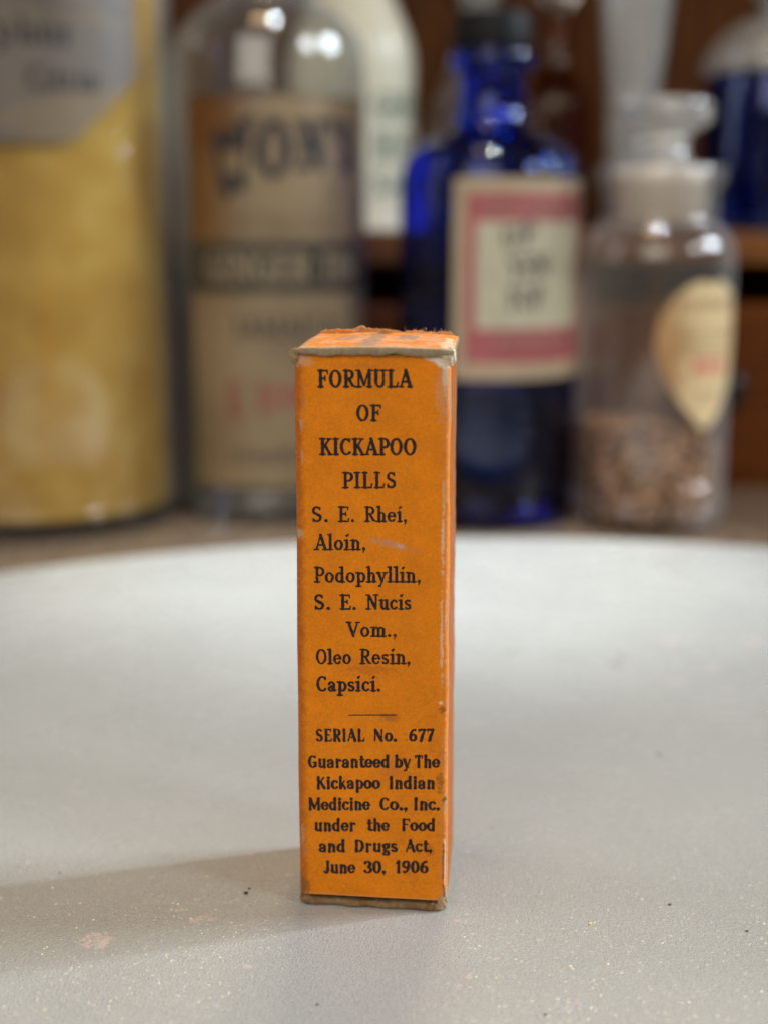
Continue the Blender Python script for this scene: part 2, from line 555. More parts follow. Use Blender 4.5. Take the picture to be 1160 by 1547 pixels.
        g.ln(.12, .97, .10, .76, t * .9, t * .4); w = .22
    elif ch == '&':
        g.arc(.32, .72, .14, .20, 0, 360, n=16).arc(.30, .27, .22, .22, 100, 350, n=14).ln(.22, .6, .66, .06, t); w = .74
    else:
        w = .4
    return g.seg, w


def word_strokes(txt, st, sp=0.05):
    """strokes of one word and the x extents of its ink"""
    out = []; x = 0
    for ch in txt:
        seg, w = glyph(ch, st)
        for s in seg: out.append((s[0] + x, s[1], s[2] + x, s[3], s[4], s[5]))
        x += w + sp
    lo = min(min(s[0] - s[4] / 2, s[2] - s[5] / 2) for s in out); hi = max(max(s[0] + s[4] / 2, s[2] + s[5] / 2) for s in out)
    return out, lo, hi


class Ink:
    """a sheet of W x H (same units as the words) sampled every `step`"""
    def __init__(self, W, H, step, x0=0, y0=0):
        self.step = step; self.nx = int(W / step) + 2; self.ny = int(H / step) + 2; self.x0 = x0; self.y0 = y0
        self.f = np.full((self.ny, self.nx), 9.0)
        self.X = x0 + np.arange(self.nx) * step; self.Y = y0 + np.arange(self.ny) * step

    def stroke(self, ax, ay, bx, by, wa, wb):
        m = max(wa, wb) / 2 + 3 * self.step
        i0 = max(0, int((min(ax, bx) - m - self.x0) / self.step)); i1 = min(self.nx, int((max(ax, bx) + m - self.x0) / self.step) + 2)
        j0 = max(0, int((min(ay, by) - m - self.y0) / self.step)); j1 = min(self.ny, int((max(ay, by) + m - self.y0) / self.step) + 2)
        if i1 <= i0 or j1 <= j0: return
        X = self.X[None, i0:i1]; Y = self.Y[j0:j1, None]
        dx, dy = bx - ax, by - ay; L2 = dx * dx + dy * dy
        t = np.clip(((X - ax) * dx + (Y - ay) * dy) / L2, 0, 1) if L2 > 0 else np.zeros((j1 - j0, i1 - i0))
        d = np.hypot(X - ax - t * dx, Y - ay - t * dy) - (wa + (wb - wa) * t) / 2
        self.f[j0:j1, i0:i1] = np.minimum(self.f[j0:j1, i0:i1], d)

    def word(self, txt, st, p0, p1, cap, weight=1.0, sp=0.05, jit=0.0):
        """ink fits from p0 to p1 (baseline ends); cap = cap height; up is +y"""
        ss, lo, hi = word_strokes(txt, st, sp)
        (xa, ya), (xb, yb) = p0, p1
        sx = (xb - xa) / (hi - lo); sl = (yb - ya) / (xb - xa)
        for a, b, c, d, w0, w1 in ss:
            X0 = xa + (a - lo) * sx; X1 = xa + (c - lo) * sx
            q = cap * weight * (0.55 + 0.45 * min(1.15, sx / cap))
            self.stroke(X0, ya + b * cap + (X0 - xa) * sl, X1, ya + d * cap + (X1 - xa) * sl, w0 * q, w1 * q)

    def mesh(self, noise=0.0, nfreq=6.0, worn=0.0, grow=0.0):
        """marching squares: (verts 2-D, faces)"""
        F = self.f - grow
        if noise:
            X, Y = np.meshgrid(self.X, self.Y)
            F = F + noise * (fbm(X * nfreq, Y * nfreq, 5, 3) - 0.5) * 2
            if worn:
                F = F + worn * np.clip(fbm(X * nfreq * 2.2, Y * nfreq * 2.2, 9, 3) - 0.70, 0, 1) * 10
        ins = F < 0
        c00, c10, c11, c01 = ins[:-1, :-1], ins[:-1, 1:], ins[1:, 1:], ins[1:, :-1]
        full = c00 & c10 & c11 & c01
        part = (c00 | c10 | c11 | c01) & ~full
        verts = []; faces = []; key = {}

        def V(x, y):
            kk = (round(x * 1e4), round(y * 1e4))
            i = key.get(kk)
            if i is None:
                i = key[kk] = len(verts); verts.append((x, y))
            return i
        X, Y = self.X, self.Y
        for j in np.nonzero(full.any(1))[0]:
            r = full[j].astype(np.int8); d = np.diff(np.concatenate([[0], r, [0]]))
            for a, b in zip(np.nonzero(d == 1)[0], np.nonzero(d == -1)[0]):
                faces.append((V(X[a], Y[j]), V(X[b], Y[j]), V(X[b], Y[j + 1]), V(X[a], Y[j + 1])))
        J, I = np.nonzero(part)
        for j, i in zip(J, I):
            cs = ((i, j), (i + 1, j), (i + 1, j + 1), (i, j + 1))
            fv = [F[q[1], q[0]] for q in cs]
            poly = []
            for k in range(4):
                a, b = cs[k], cs[(k + 1) % 4]; fa, fb = fv[k], fv[(k + 1) % 4]
                if fa < 0: poly.append((X[a[0]], Y[a[1]]))
                if (fa < 0) != (fb < 0):
                    t = min(0.98, max(0.02, fa / (fa - fb)))
                    poly.append((X[a[0]] + (X[b[0]] - X[a[0]]) * t, Y[a[1]] + (Y[b[1]] - Y[a[1]]) * t))
            if len(poly) >= 3:
                ids = [V(*p) for p in poly]
                if len(set(ids)) == len(ids): faces.append(tuple(ids))
        return np.array(verts), faces


def wrap_ink(ink, name, mat, parent, radius, ang_c, z0, **kw):
    """ink sheet (metres; x along the arc, y up) wrapped round an upright cylinder; ang_c = where x = 0 lies, 0 = facing the lens"""
    v, f = ink.mesh(**kw)
    if not len(f): return None
    a = ang_c + v[:, 0] / radius
    V3 = np.stack([radius * np.sin(a), -radius * np.cos(a), z0 + v[:, 1]], 1)
    return mesh_obj(name, V3, f, mat, parent, smooth=False)


def wrap_label(name, mat, parent, radius, ang_c, z0, W, H, colour, inside=None, nu=90, nv=90, thick=0.00025):
    """paper label W x H wrapped on a cylinder; colour(x, y) -> rgb arrays, inside(x, y) -> bool for cut outlines"""
    x = np.linspace(-W / 2, W / 2, nu); y = np.linspace(0, H, nv)
    X, Y = np.meshgrid(x, y)
    a = ang_c + X / radius
    pts = np.stack([radius * np.sin(a), -radius * np.cos(a), z0 + Y], -1).reshape(-1, 3)
    fc = grid_faces(nu, nv)
    if inside is not None:
        ok = inside(X, Y).ravel()
        fc = fc[ok[fc].all(1)]
    col = np.stack([np.broadcast_to(c, X.shape) for c in colour(X, Y)], -1).reshape(-1, 3)
    return mesh_obj(name, pts, fc, mat, parent, colors={'col': np.clip(col, 0, 1)})
# ------------------------------------------------------------------ setting: counter, cabinet, tray
COUNTER_Z = -0.013
k = NT('counter_paint')
n1 = k.noise(9, 5, 0.6); n2 = k.noise(140, 4, 0.6)
k.set(**{'Base Color': k.mix(k.ramp(n2, [(0.35, (0, 0, 0)), (0.75, (1, 1, 1))]), k.ramp(n1, [(0.3, srgb(104, 86, 68)), (0.7, srgb(136, 118, 100))]), srgb(90, 76, 64)),
         'Roughness': 0.2})
k.bump(k.noise(500, 3), 0.15, 0.0003)
counter = box_obj('counter', -1.2, 1.2, -0.9, 0.385, COUNTER_Z - 0.04, COUNTER_Z, k.m, None, 0.003)
tag(counter, 'worn grey-brown counter top beneath the round white tray and the bottles', 'counter')

W_MID = wood_mat('oak_brown', srgb(74, 34, 4), srgb(124, 64, 12), 26, 0, 0.4, 0.2)
W_GOLD = wood_mat('oak_golden', srgb(96, 56, 18), srgb(150, 94, 40), 26, 0, 0.38)
W_DARK = wood_mat('oak_dark', srgb(56, 30, 10), srgb(114, 66, 26), 24, 2, 0.5, 0.12)
KNOB = plain_mat('dark_bronze', (0.02, 0.015, 0.012), 0.4, metal=0.6)
CY0, CY1 = 0.388, 0.60
cab = thing('cabinet', 'dark brown wooden cabinet with drawers and an open shelf behind the bottles', 'cabinet', (0, CY0, COUNTER_Z - 0.04))
b0 = lambda name, x0, x1, y0, y1, z0, z1, m, p, bev=0.0015: box_obj(name, x0, x1, y0 - CY0, y1 - CY0, z0 - COUNTER_Z + 0.04, z1 - COUNTER_Z + 0.04, m, p, bev)
b0('back_panel', -0.6, 0.6, CY1, CY1 + 0.012, -0.053, 0.62, W_DARK, cab)
b0('side_panel', -0.615, -0.6, CY0, CY1 + 0.012, -0.053, 0.62, W_MID, cab)
b0('side_panel', 0.6, 0.615, CY0, CY1 + 0.012, -0.053, 0.62, W_MID, cab)
b0('shelf', -0.599, 0.599, CY0 + 0.002, CY1 - 0.001, 0.0805, 0.0938, W_GOLD, cab)
b0('shelf', -0.599, 0.599, CY0 + 0.04, CY1 - 0.001, 0.34, 0.353, W_MID, cab)
b0('cornice', -0.63, 0.63, CY0 - 0.006, CY1 + 0.02, 0.621, 0.65, W_MID, cab, 0.004)
edges = [-0.598, -0.40, -0.205, -0.012, 0.186, 0.385, 0.598]
for x0, x1 in zip(edges[:-1], edges[1:]):
    dr = b0('drawer', x0 + 0.002, x1 - 0.002, CY0 + 0.004, CY0 + 0.024, -0.05, 0.064, W_MID, cab, 0.003)
    kn = lathe('knob', [(0, 0.018), (0.007, 0.017), (0.010, 0.012), (0.008, 0.007), (0.005, 0.004), (0.005, 0.0)], KNOB, dr, 24)
    kn.rotation_euler = (R(90), 0, 0); kn.location = ((x0 + x1) / 2 + 0.055, 0.0045, 0.082)
b0('drawer_rail', -0.599, 0.599, CY0 + 0.03, CY1 - 0.001, -0.05, 0.062, W_DARK, cab)

# ---- round tray
TR, TC = 0.256, (0.034, -0.021)
tray = thing('round_tray', 'round white satin-painted tray with pink flecks, the orange box standing on it', 'tray', (TC[0], TC[1], COUNTER_Z))
k = NT('tray_paint')
co = k.coords()
base = k.ramp(k.noise(11, 5, 0.6), [(0.3, srgb(170, 171, 168)), (0.7, srgb(183, 184, 181))])
fine = k.noise(2600, 3, 0.75)
base = k.mix(1.0, base, k.ramp(fine, [(0.33, (0.90,) * 3), (0.5, (1.0,) * 3), (0.68, (1.10,) * 3)]), 'MULTIPLY')
wob = k.noise(1900, 3, 0.8)
wob2 = k.noise(700, 2, 0.6)


def fleck(base, px, py, rx, ry, colr, amount):
    g = ground(px, py)
    mp = k.node('ShaderNodeMapping')
    mp.inputs['Location'].default_value = (-(g[0] - TC[0]) / rx, -(g[1] - TC[1]) / ry, 0)
    mp.inputs['Scale'].default_value = (1 / rx, 1 / ry, 0)
    k.link(co, mp.inputs['Vector'])
    ln = k.node('ShaderNodeVectorMath', operation='LENGTH'); k.link(mp.outputs[0], ln.inputs[0])
    d = k.math('ADD', ln.outputs['Value'], k.math('MULTIPLY', k.math('ADD', wob, k.math('SUBTRACT', wob2, 1.0)), 3.4))
    f = k.math('MULTIPLY', k.math('SUBTRACT', 1.0, k.math('MULTIPLY', k.math('SUBTRACT', d, 0.45), 1.6), True), amount, True)
    f2 = k.math('MINIMUM', f, amount)
    return k.mix(f2, base, colr)


PINK = srgb(216, 198, 190)
for a in ((148, 1421, .0021, .0017, PINK, .85), (304, 1388, .0020, .0007, PINK, .7), (276, 1374, .0010, .0005, PINK, .6),
          (340, 1363, .0011, .0005, PINK, .5), (374, 1460, .0006, .0006, PINK, .6), (120, 1475, .0008, .0006, PINK, .4),
          (1012, 966, .0030, .0022, PINK, .55), (1140, 968, .0028, .002, PINK, .5), (1024, 1031, .0024, .0012, PINK, .6),
          (1075, 1012, .0026, .0012, PINK, .5), (1100, 1040, .001, .001, PINK, .4), (690, 1392, .0008, .0006, PINK, .6),
          (708, 1474, .0005, .0006, PINK, .6), (690, 1490, .0005, .0005, PINK, .5), (748, 1448, .0006, .0005, PINK, .45),
          (770, 985, .0016, .002, srgb(150, 148, 138), .5), (850, 992, .0028, .0016, srgb(165, 162, 150), .45),
          (932, 1003, .0014, .002, srgb(120, 116, 106), .55), (938, 990, .0012, .0014, srgb(140, 136, 124), .45),
          (955, 1430, .0006, .0005, PINK, .4), (870, 1515, .0005, .0005, PINK, .4)):
    base = fleck(base, *a)
k.set(**{'Base Color': base, 'Roughness': k.ramp(k.noise(38, 5, 0.65, None, 1.2), [(0.3, (0.18,) * 3), (0.7, (0.34,) * 3)]), 'Specular IOR Level': 0.5})
hgt = k.math('ADD', k.noise(3000, 2, 0.6), k.math('MULTIPLY', k.noise(1800, 2, 0.5), 0.35))
k.bump(hgt, 0.8, 0.00020)
# mica flakes in the paint: a few of its grains lie tilted and mirror the lamps
vo = k.node('ShaderNodeTexVoronoi'); vo.inputs['Scale'].default_value = 4200; k.link(co, vo.inputs['Vector'])
v1 = k.node('ShaderNodeVectorMath', operation='SUBTRACT'); k.link(vo.outputs['Color'], v1.inputs[0]); v1.inputs[1].default_value = (.5, .5, .5)
v2 = k.node('ShaderNodeVectorMath', operation='SCALE'); k.link(v1.outputs[0], v2.inputs[0]); v2.inputs['Scale'].default_value = 0.55
ge = k.node('ShaderNodeNewGeometry')
v3 = k.node('ShaderNodeVectorMath', operation='ADD'); k.link(ge.outputs['Normal'], v3.inputs[0]); k.link(v2.outputs[0], v3.inputs[1])
v4 = k.node('ShaderNodeVectorMath', operation='NORMALIZE'); k.link(v3.outputs[0], v4.inputs[0])
gl = k.node('ShaderNodeBsdfGlossy'); gl.inputs['Roughness'].default_value = 0.30; gl.inputs['Color'].default_value = (.9, .9, .9, 1)
k.link(v4.outputs[0], gl.inputs['Normal'])
vo2 = k.node('ShaderNodeTexVoronoi'); vo2.inputs['Scale'].default_value = 4200; k.link(co, vo2.inputs['Vector'])
wn = k.node('ShaderNodeTexWhiteNoise'); k.link(vo2.outputs['Position'], wn.inputs['Vector'])
sel = k.math('MULTIPLY', k.math('GREATER_THAN', wn.outputs['Value'], 0.80), 0.13)
mxs = k.node('ShaderNodeMixShader'); k.link(sel, mxs.inputs[0]); k.link(k.b.outputs[0], mxs.inputs[1]); k.link(gl.outputs[0], mxs.inputs[2])
k.link(mxs.outputs[0], k.out.inputs['Surface'])
TRAY_MAT = k.m
e = 0.0035
zt = -COUNTER_Z
lathe('tray_top', [(0, zt), (0, zt), (TR - e, zt), (TR - e, zt), (TR - e * .3, zt - e * .3), (TR, zt - e), (TR, zt - e), (TR, 0.003), (TR, 0.003), (TR - .002, 0.0015), (TR - .01, 0.001), (TR - .01, 0.001), (0, 0.001)], TRAY_MAT, tray, 160, n=4)

# ---- crumbs
def crumb(px, py, s, col, label, seed, stretch=1.5):
    g = ground(px, py)
    bm = bmesh.new(); bmesh.ops.create_icosphere(bm, subdivisions=2, radius=s * .72)
    r_ = random.Random(seed)
    ax = [r_.uniform(.6, 1.0) * stretch, r_.uniform(.6, 1), r_.uniform(.35, .6)]
    for v in bm.verts:
        f_ = 1 + r_.uniform(-.3, .3)
        v.co = (v.co.x * ax[0] * f_, v.co.y * ax[1] * f_, v.co.z * ax[2] * f_ + s * .25)
    me = bpy.data.meshes.new('crumb'); bm.to_mesh(me); bm.free()
    me.materials.append(plain_mat('crumb_matter', col, .8, .2, 4000, .3))
    o = bpy.data.objects.new('crumb', me); COL.objects.link(o)
    o.location = g; o.rotation_euler = (0, 0, r_.uniform(0, 3))
    tag(o, label, 'crumb', 'crumbs and specks on the tray')


DK = (0.035, 0.028, 0.02)
crumb(372, 1350, .00042, DK, 'largest dark brown crumb left of the orange box', 1, 1.8)
crumb(377, 1343, .00022, DK, 'tiny dark crumb touching the largest crumb left of the box', 2)
crumb(91, 1319, .00020, DK, 'tiny dark speck far left of the box, above the pink fleck', 3)
crumb(1011, 1367, .00034, (0.05, 0.04, 0.03), 'dark crumb right of the box, halfway to the tray edge', 4, 1.7)
crumb(1128, 1407, .00024, (0.08, 0.06, 0.05), 'brown speck at the lower right, nearest the right edge', 5)
crumb(891, 1396, .00032, srgb(235, 215, 140), 'pale yellow crumb on the tray right of the box', 6, 1.2)
crumb(480, 1518, .00026, (0.06, 0.05, 0.04), 'dark speck in the box shadow in front of the box', 7)
crumb(823, 1533, .00024, (0.07, 0.06, 0.05), 'dark speck at the bottom edge right of the box', 8)
crumb(742, 1251, .00022, (0.06, 0.05, 0.05), 'dark speck just right of the box on the glittering paint', 9)
crumb(995, 1140, .0004, (0.06, 0.05, 0.04), 'blurred dark speck behind the box to the right', 10)
crumb(295, 1132, .0003, (0.07, 0.06, 0.05), 'blurred dark speck behind the box to the left', 12)
# ------------------------------------------------------------------ the orange pill box (millimetres on its faces)
MM = 0.001
BW, BD, BH = 20.9, 18.5, 79.0
YAW = R(-5.6)
bx = thing('pill_box', 'tall narrow orange cardboard pill box printed with a formula, standing on the white tray', 'box', (-0.00162, 0.0, 0.0), YAW)
# front face: u to the right (0..BW), v up; front plane is local y = 0


def face_uv(px, py):
    """photo pixel -> (u, v) on the front face"""
    dx = (px - CX) / F_PX; dy = -(py - CY) / F_PX
    d = np.array((dx, math.cos(PITCH) + dy * math.sin(PITCH), -math.sin(PITCH) + dy * math.cos(PITCH)))
    o = np.array((0, CAM_Y, CAM_H)) - np.array(bx.location)
    c, s = math.cos(-YAW), math.sin(-YAW)
    rot = lambda p: np.array((c * p[0] - s * p[1], s * p[0] + c * p[1], p[2]))
    o, d = rot(o), rot(d)
    p = o + d * (-o[1] / d[1])
    return p[0] / MM + BW / 2, p[2] / MM


# ---- body: a rounded tube, finely sampled so its wear can follow the paper
def perim():
    """(x, y, s, nx) around the box from the left-back, along the front, the right side, the back"""
    rl, rr = 1.1, 0.75
    pts = []
    def arc_(cx, cy, r, a0, a1, n):
        for q in range(n + 1):
            a = R(a0 + (a1 - a0) * q / n); pts.append((cx + r * math.cos(a), cy + r * math.sin(a)))
    def line_(x0, y0, x1, y1, n):
        for q in range(1, n): pts.append((x0 + (x1 - x0) * q / n, y0 + (y1 - y0) * q / n))
    h = BW / 2
    line_(-h, BD - rl, -h, rl, 30)
    arc_(-h + rl, rl, rl, 180, 270, 12)
    line_(-h + rl, 0, h - rr, 0, 130)
    arc_(h - rr, rr, rr, 270, 360, 12)
    line_(h, rr, h, BD - rr, 70)
    arc_(h - rr, BD - rr, rr, 0, 90, 6)
    line_(h - rr, BD, -h + rl, BD, 20)
    arc_(-h + rl, BD - rl, rl, 90, 180, 6)
    return np.array(pts)


pp = perim(); NP = len(pp)
V0 = 1.5
NV = 520
vz = np.linspace(V0, BH, NV)
PX, VZ = np.meshgrid(pp[:, 0], vz); PY, _ = np.meshgrid(pp[:, 1], vz)
U = PX + BW / 2                                    # 0..BW on the front
depth = PY
arcx = np.where(PX > BW / 2 - 0.8, PX + PY, PX)    # unrolled across the right crease
# gentle hand-made unevenness
ux = PX.copy(); uy = PY.copy()
bow = 0.10 * (fbm(PX * .12, VZ * .07, 2, 2) - .5)
front = (PY < 1.2)
uy = uy + np.where(front, bow * 2.0 + 0.03 * (fbm(PX * .9, VZ * .9, 4, 3) - .5), 0)
ux = ux + np.where(PX > BW / 2 - 0.9, 0.22 * (fbm(VZ * .10, VZ * 0 + 3, 7, 3) - .5) + 0.10 * (fbm(VZ * .9, depth * .3, 8, 3) - .5), 0)
ux = ux + np.where(PX < -BW / 2 + 0.9, 0.25 * (fbm(VZ * .08, VZ * 0, 12, 3) - .5), 0)
# front panel's lower lip curls out a little towards the right
lip = sstep(4.0, V0, VZ) * sstep(3, 16, U)
uy = uy - np.where(front, 0.16 * lip, 0)
# corner pinches
col0 = np.array(srgb(226, 128, 2))
n_lo = fbm(arcx * .35, VZ * .35, 21, 4); n_md = fbm(arcx * 1.6, VZ * 1.6, 22, 4); n_hi = fbm(arcx * 7, VZ * 7, 23, 3)
rgb = col0 * (0.86 + 0.26 * n_lo)[..., None] * (0.90 + 0.20 * n_hi)[..., None] * (0.93 + .14 * n_md)[..., None]


def blend(rgb, m, c):
    m = np.clip(m, 0, 1)[..., None]
    return rgb * (1 - m) + np.array(c) * m


CARD = srgb(186, 164, 132); CARDW = srgb(226, 216, 198); SALMON = srgb(214, 138, 88); RUST = srgb(150, 70, 14)
# ageing: rust-red edge at the left, soot in the lower right, rubbed salmon along the right crease
rgb = blend(rgb, 0.75 * sstep(1.7, 0.3, U + 0.6 * (n_md - .5)) * front, RUST)
rgb = blend(rgb, 0.32 * sstep(0.52, 0.78, n_md) * sstep(60, 10, VZ) * sstep(4, 19, U), srgb(120, 66, 22))
spk = fbm(arcx * 6.3 + VZ * 1.7, VZ * 6.1 - arcx * 2.1, 31, 4)
rgb = blend(rgb, 0.35 * sstep(0.72, 0.84, spk) * (0.35 + 0.65 * sstep(45, 5, VZ)), srgb(96, 48, 14))
rgb = blend(rgb, 0.22 * sstep(0.62, 0.74, fbm(arcx * 5.2 - VZ * 2.3, VZ * 5.4 + arcx * 1.9, 35, 4)), srgb(240, 168, 60))
crease = np.exp(-((arcx - (BW / 2 - 0.1)) / 0.75) ** 2) * (PX > 0)
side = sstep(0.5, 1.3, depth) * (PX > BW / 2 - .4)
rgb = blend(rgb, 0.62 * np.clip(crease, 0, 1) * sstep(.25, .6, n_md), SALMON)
rgb = blend(rgb, 0.85 * side, srgb(144, 74, 18))  # side face coloured darker to offset the strong light on it
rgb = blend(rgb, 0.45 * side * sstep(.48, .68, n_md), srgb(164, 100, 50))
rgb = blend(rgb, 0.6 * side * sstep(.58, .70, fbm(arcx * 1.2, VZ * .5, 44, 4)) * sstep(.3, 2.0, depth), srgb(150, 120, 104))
# worn-through crease: a broken pale line
wl = np.exp(-((arcx - (BW / 2 - 0.25 + .25 * (fbm(VZ * .5, VZ * 0, 51, 3) - .5))) / 0.17) ** 2)
wearv = fbm(VZ * .22, VZ * 0 + 9, 52, 2)
gaps = sstep(.46, .70, .5 * fbm(arcx * 3, VZ * 2.2, 53, 3) + .5 * wearv + .12 * sstep(14, 3, VZ) + .10 * sstep(66, 76, VZ) + .08 * np.exp(-((VZ - 47) / 7) ** 2))
rgb = blend(rgb, .42 * wl * gaps * (PX > 0), CARDW)


def patch(px, py, ru, rv, c, amt=1.0, ang=0, nz=1.0, hard=.35, freq=3.2, seed=60):
    global rgb
    u, v = face_uv(px, py)
    du = (arcx + BW / 2 - u); dv = VZ - v
    ca, sa = math.cos(ang), math.sin(ang)
    d = np.hypot((du * ca + dv * sa) / ru, (-du * sa + dv * ca) / rv) + nz * (fbm(arcx * freq, VZ * freq, seed, 3) - .5) * 2
    rgb = blend(rgb, amt * sstep(1 + hard, 1 - hard, d) * (PY < BD * .5), c)


# chips and scuffs read off the front panel
patch(672, 1210, .38, .55, srgb(96, 66, 44), .9, nz=.6, seed=61)
patch(673, 1213, .26, .36, srgb(176, 160, 136), .95, nz=.5, seed=62)
patch(663, 1197, .45, .25, srgb(110, 74, 40), .6, nz=.7, seed=63)
patch(671, 1300, .17, 3.6, CARDW, .65, nz=.9, seed=64)
patch(668, 1305, .16, 3.6, srgb(110, 66, 34), .8, nz=1.0, seed=65)
patch(676, 1352, .75, 1.3, srgb(178, 152, 120), .95, nz=.9, seed=66)
patch(670, 1352, .25, 1.5, srgb(96, 66, 44), .75, nz=.8, seed=67)
patch(667, 960, .16, 5.0, CARDW, .5, nz=1.3, seed=68)
patch(669, 820, .15, 4.0, CARDW, .5, nz=1.3, seed=69)
patch(671, 745, .15, 2.0, srgb(208, 170, 140), .7, nz=1.2, seed=70)
patch(660, 543, 1.9, .42, CARDW, 1.0, ang=-.22, nz=.45, hard=.25, seed=71)
patch(668, 549, 1.0, .55, CARDW, 1.0, ang=-.5, nz=.4, hard=.25, seed=72)
patch(674, 560, .38, 2.8, CARDW, .95, nz=.5, hard=.3, seed=73)
patch(682, 540, 1.1, 1.2, srgb(220, 206, 186), .9, nz=.6, seed=74)
patch(690, 610, .5, 3.0, srgb(150, 132, 120), .7, nz=.9, seed=75)
patch(670, 590, .9, 3.2, srgb(206, 150, 110), .55, nz=1.0, seed=76)
patch(453, 806, .45, .6, srgb(176, 150, 116), .9, nz=.6, seed=77)
patch(455, 640, .22, 1.1, srgb(190, 150, 112), .7, nz=.9, seed=78)
patch(456, 690, .18, .9, srgb(200, 150, 110), .6, nz=.9, seed=79)
patch(458, 600, .22, 1.4, srgb(186, 120, 70), .5, nz=.9, seed=80)
patch(459, 1262, .30, 1.3, srgb(184, 140, 100), .75, nz=1.0, seed=81)
patch(461, 1285, .4, .9, srgb(176, 118, 72), .6, nz=1.0, seed=82)
patch(456, 1340, 1.1, 1.6, srgb(126, 82, 46), .75, nz=.7, seed=83)
patch(452, 541, 1.0, .9, srgb(190, 160, 124), .9, nz=.6, seed=84)
patch(462, 545, 1.0, .6, srgb(214, 150, 100), .8, nz=.6, seed=85)
patch(588, 822, 2.4, .40, srgb(196, 138, 104), .75, ang=-.22, nz=1.1, hard=.4, freq=4, seed=86)
patch(605, 826, .6, .35, srgb(206, 160, 136), .8, ang=-.2, nz=.8, seed=87)
patch(628, 832, .4, .35, srgb(206, 120, 70), .7, nz=.8, seed=88)
patch(571, 1152, 2.2, .35, srgb(206, 112, 54), .6, nz=1.2, seed=89)
patch(591, 1166, 1.4, .6, srgb(206, 110, 50), .6, nz=1.0, seed=90)
patch(665, 1062, .22, .22, srgb(236, 206, 176), .9, nz=.3, seed=91)
patch(668, 1072, .5, .5, srgb(120, 66, 24), .6, nz=.8, seed=92)
patch(560, 1012, 3.2, .9, srgb(170, 92, 30), .4, nz=1.2, seed=93)
patch(664, 1180, .5, 1.2, srgb(110, 66, 30), .55, nz=1.0, seed=94)
patch(590, 1085, 1.2, .5, srgb(150, 86, 30), .5, nz=1.0, seed=95)
patch(545, 552, 3.2, .35, srgb(200, 112, 40), .5, nz=1.0, seed=96)
# darker strip along the top lip, rubbed lower lip
rgb = blend(rgb, .6 * sstep(.55, .2, BH - VZ + .4 * (n_md - .5)) * front, srgb(150, 80, 24))
rgb = blend(rgb, .7 * sstep(.35, .05, VZ - V0 - .2 * (n_md - .4)) * front, srgb(222, 150, 84))
TAPER = 1 + .026 * (.5 - VZ / BH)          # tapered to fit the outline: a little wider at the foot
ux = ux * TAPER
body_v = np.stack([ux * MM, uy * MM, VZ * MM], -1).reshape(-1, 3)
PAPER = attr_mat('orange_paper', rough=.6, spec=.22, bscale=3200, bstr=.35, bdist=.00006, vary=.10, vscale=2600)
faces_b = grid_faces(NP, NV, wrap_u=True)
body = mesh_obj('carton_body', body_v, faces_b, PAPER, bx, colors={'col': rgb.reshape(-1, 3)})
# dark brown core block standing in for shade inside, above the bottom flap
INNER = plain_mat('dark_core', srgb(92, 62, 38), .9, .1)
box_obj('dark_core', (-BW / 2 + .5) * MM, (BW / 2 - .5) * MM, .55 * MM, (BD - .5) * MM, 2.2 * MM, 77.5 * MM, INNER, bx, .0003)


def front_bow(u, v):
    """local y (mm) of the front panel at (u, v): the same unevenness the body has"""
    x = u - BW / 2
    b = 0.10 * (fbm(x * .12, v * .07, 2, 2) - .5) * 2.0 + 0.03 * (fbm(x * .9, v * .9, 4, 3) - .5)
    return b - 0.16 * sstep(4.0, V0, v) * sstep(3, 16, u)


# ---- printing
ink = Ink(BW, BH, 0.032)


def setline(words, y_base, y_cap, st, weight=1.0, sp=.05):
    """words: (text, x0, x1) in photo pixels"""
    for txt, xa, xb in words:
        p0 = face_uv(xa, y_base); p1 = face_uv(xb, y_base)
        q = face_uv((xa + xb) / 2, y_cap); b = face_uv((xa + xb) / 2, y_base)
        ink.word(txt, st, p0, p1, q[1] - b[1], weight, sp)


r1 = lambda x: 430 + x / 4.143
setline([('FORMULA', r1(208), r1(802))], 585.5, 558.2, OLD, 1.34, .07)
setline([('OF', r1(452), r1(604))], 636, 611.3, OLD, 1.34, .08)
setline([('KICKAPOO', r1(220), r1(820))], 687.5, 661.8, OLD, 1.34, .06)
setline([('PILLS', r1(362), r1(694))], 737.5, 713, OLD, 1.26, .07)
setline([('S.', r1(175), r1(272)), ('E.', r1(335), r1(436)), ('Rhei,', r1(500), r1(762))], 788.5, 765, OLD, 1.20, .06)
setline([('Aloin,', r1(185), r1(505))], 831, 807, OLD, 1.18, .06)
setline([('Podophyllin,', r1(187), r1(848))], 880, 856.3, OLD, 1.20, .05)
setline([('S.', r1(190), r1(286)), ('E.', r1(345), r1(446)), ('Nucis', r1(508), r1(790))], 921, 898, OLD, 1.26, .06)
setline([('Vom.,', r1(385), r1(697))], 962, 939.3, OLD, 1.18, .07)
setline([('Oleo', r1(200), r1(415)), ('Resin,', r1(470), r1(784))], 1003.4, 980.5, OLD, 1.20, .06)
setline([('Capsici.', r1(203), r1(597))], 1044.5, 1021.5, OLD, 1.30, .06)
setline([('SERIAL', r1(200), r1(503)), ('No.', r1(560), r1(700)), ('677', r1(778), r1(935))], 1120, 1101.2, GROT, 1.22, .05)
setline([('Guaranteed', r1(150), r1(652)), ('by', r1(690), r1(787)), ('The', r1(813), r1(970))], 1159.7, 1141, GROT, 1.22, .02)
setline([('Kickapoo', r1(205), r1(598)), ('Indian', r1(657), r1(935))], 1191.7, 1173, GROT, 1.24, .03)
setline([('Medicine', r1(155), r1(536)), ('Co.,', r1(595), r1(767)), ('Inc.', r1(810), r1(968))], 1223.7, 1205, GROT, 1.24, .03)
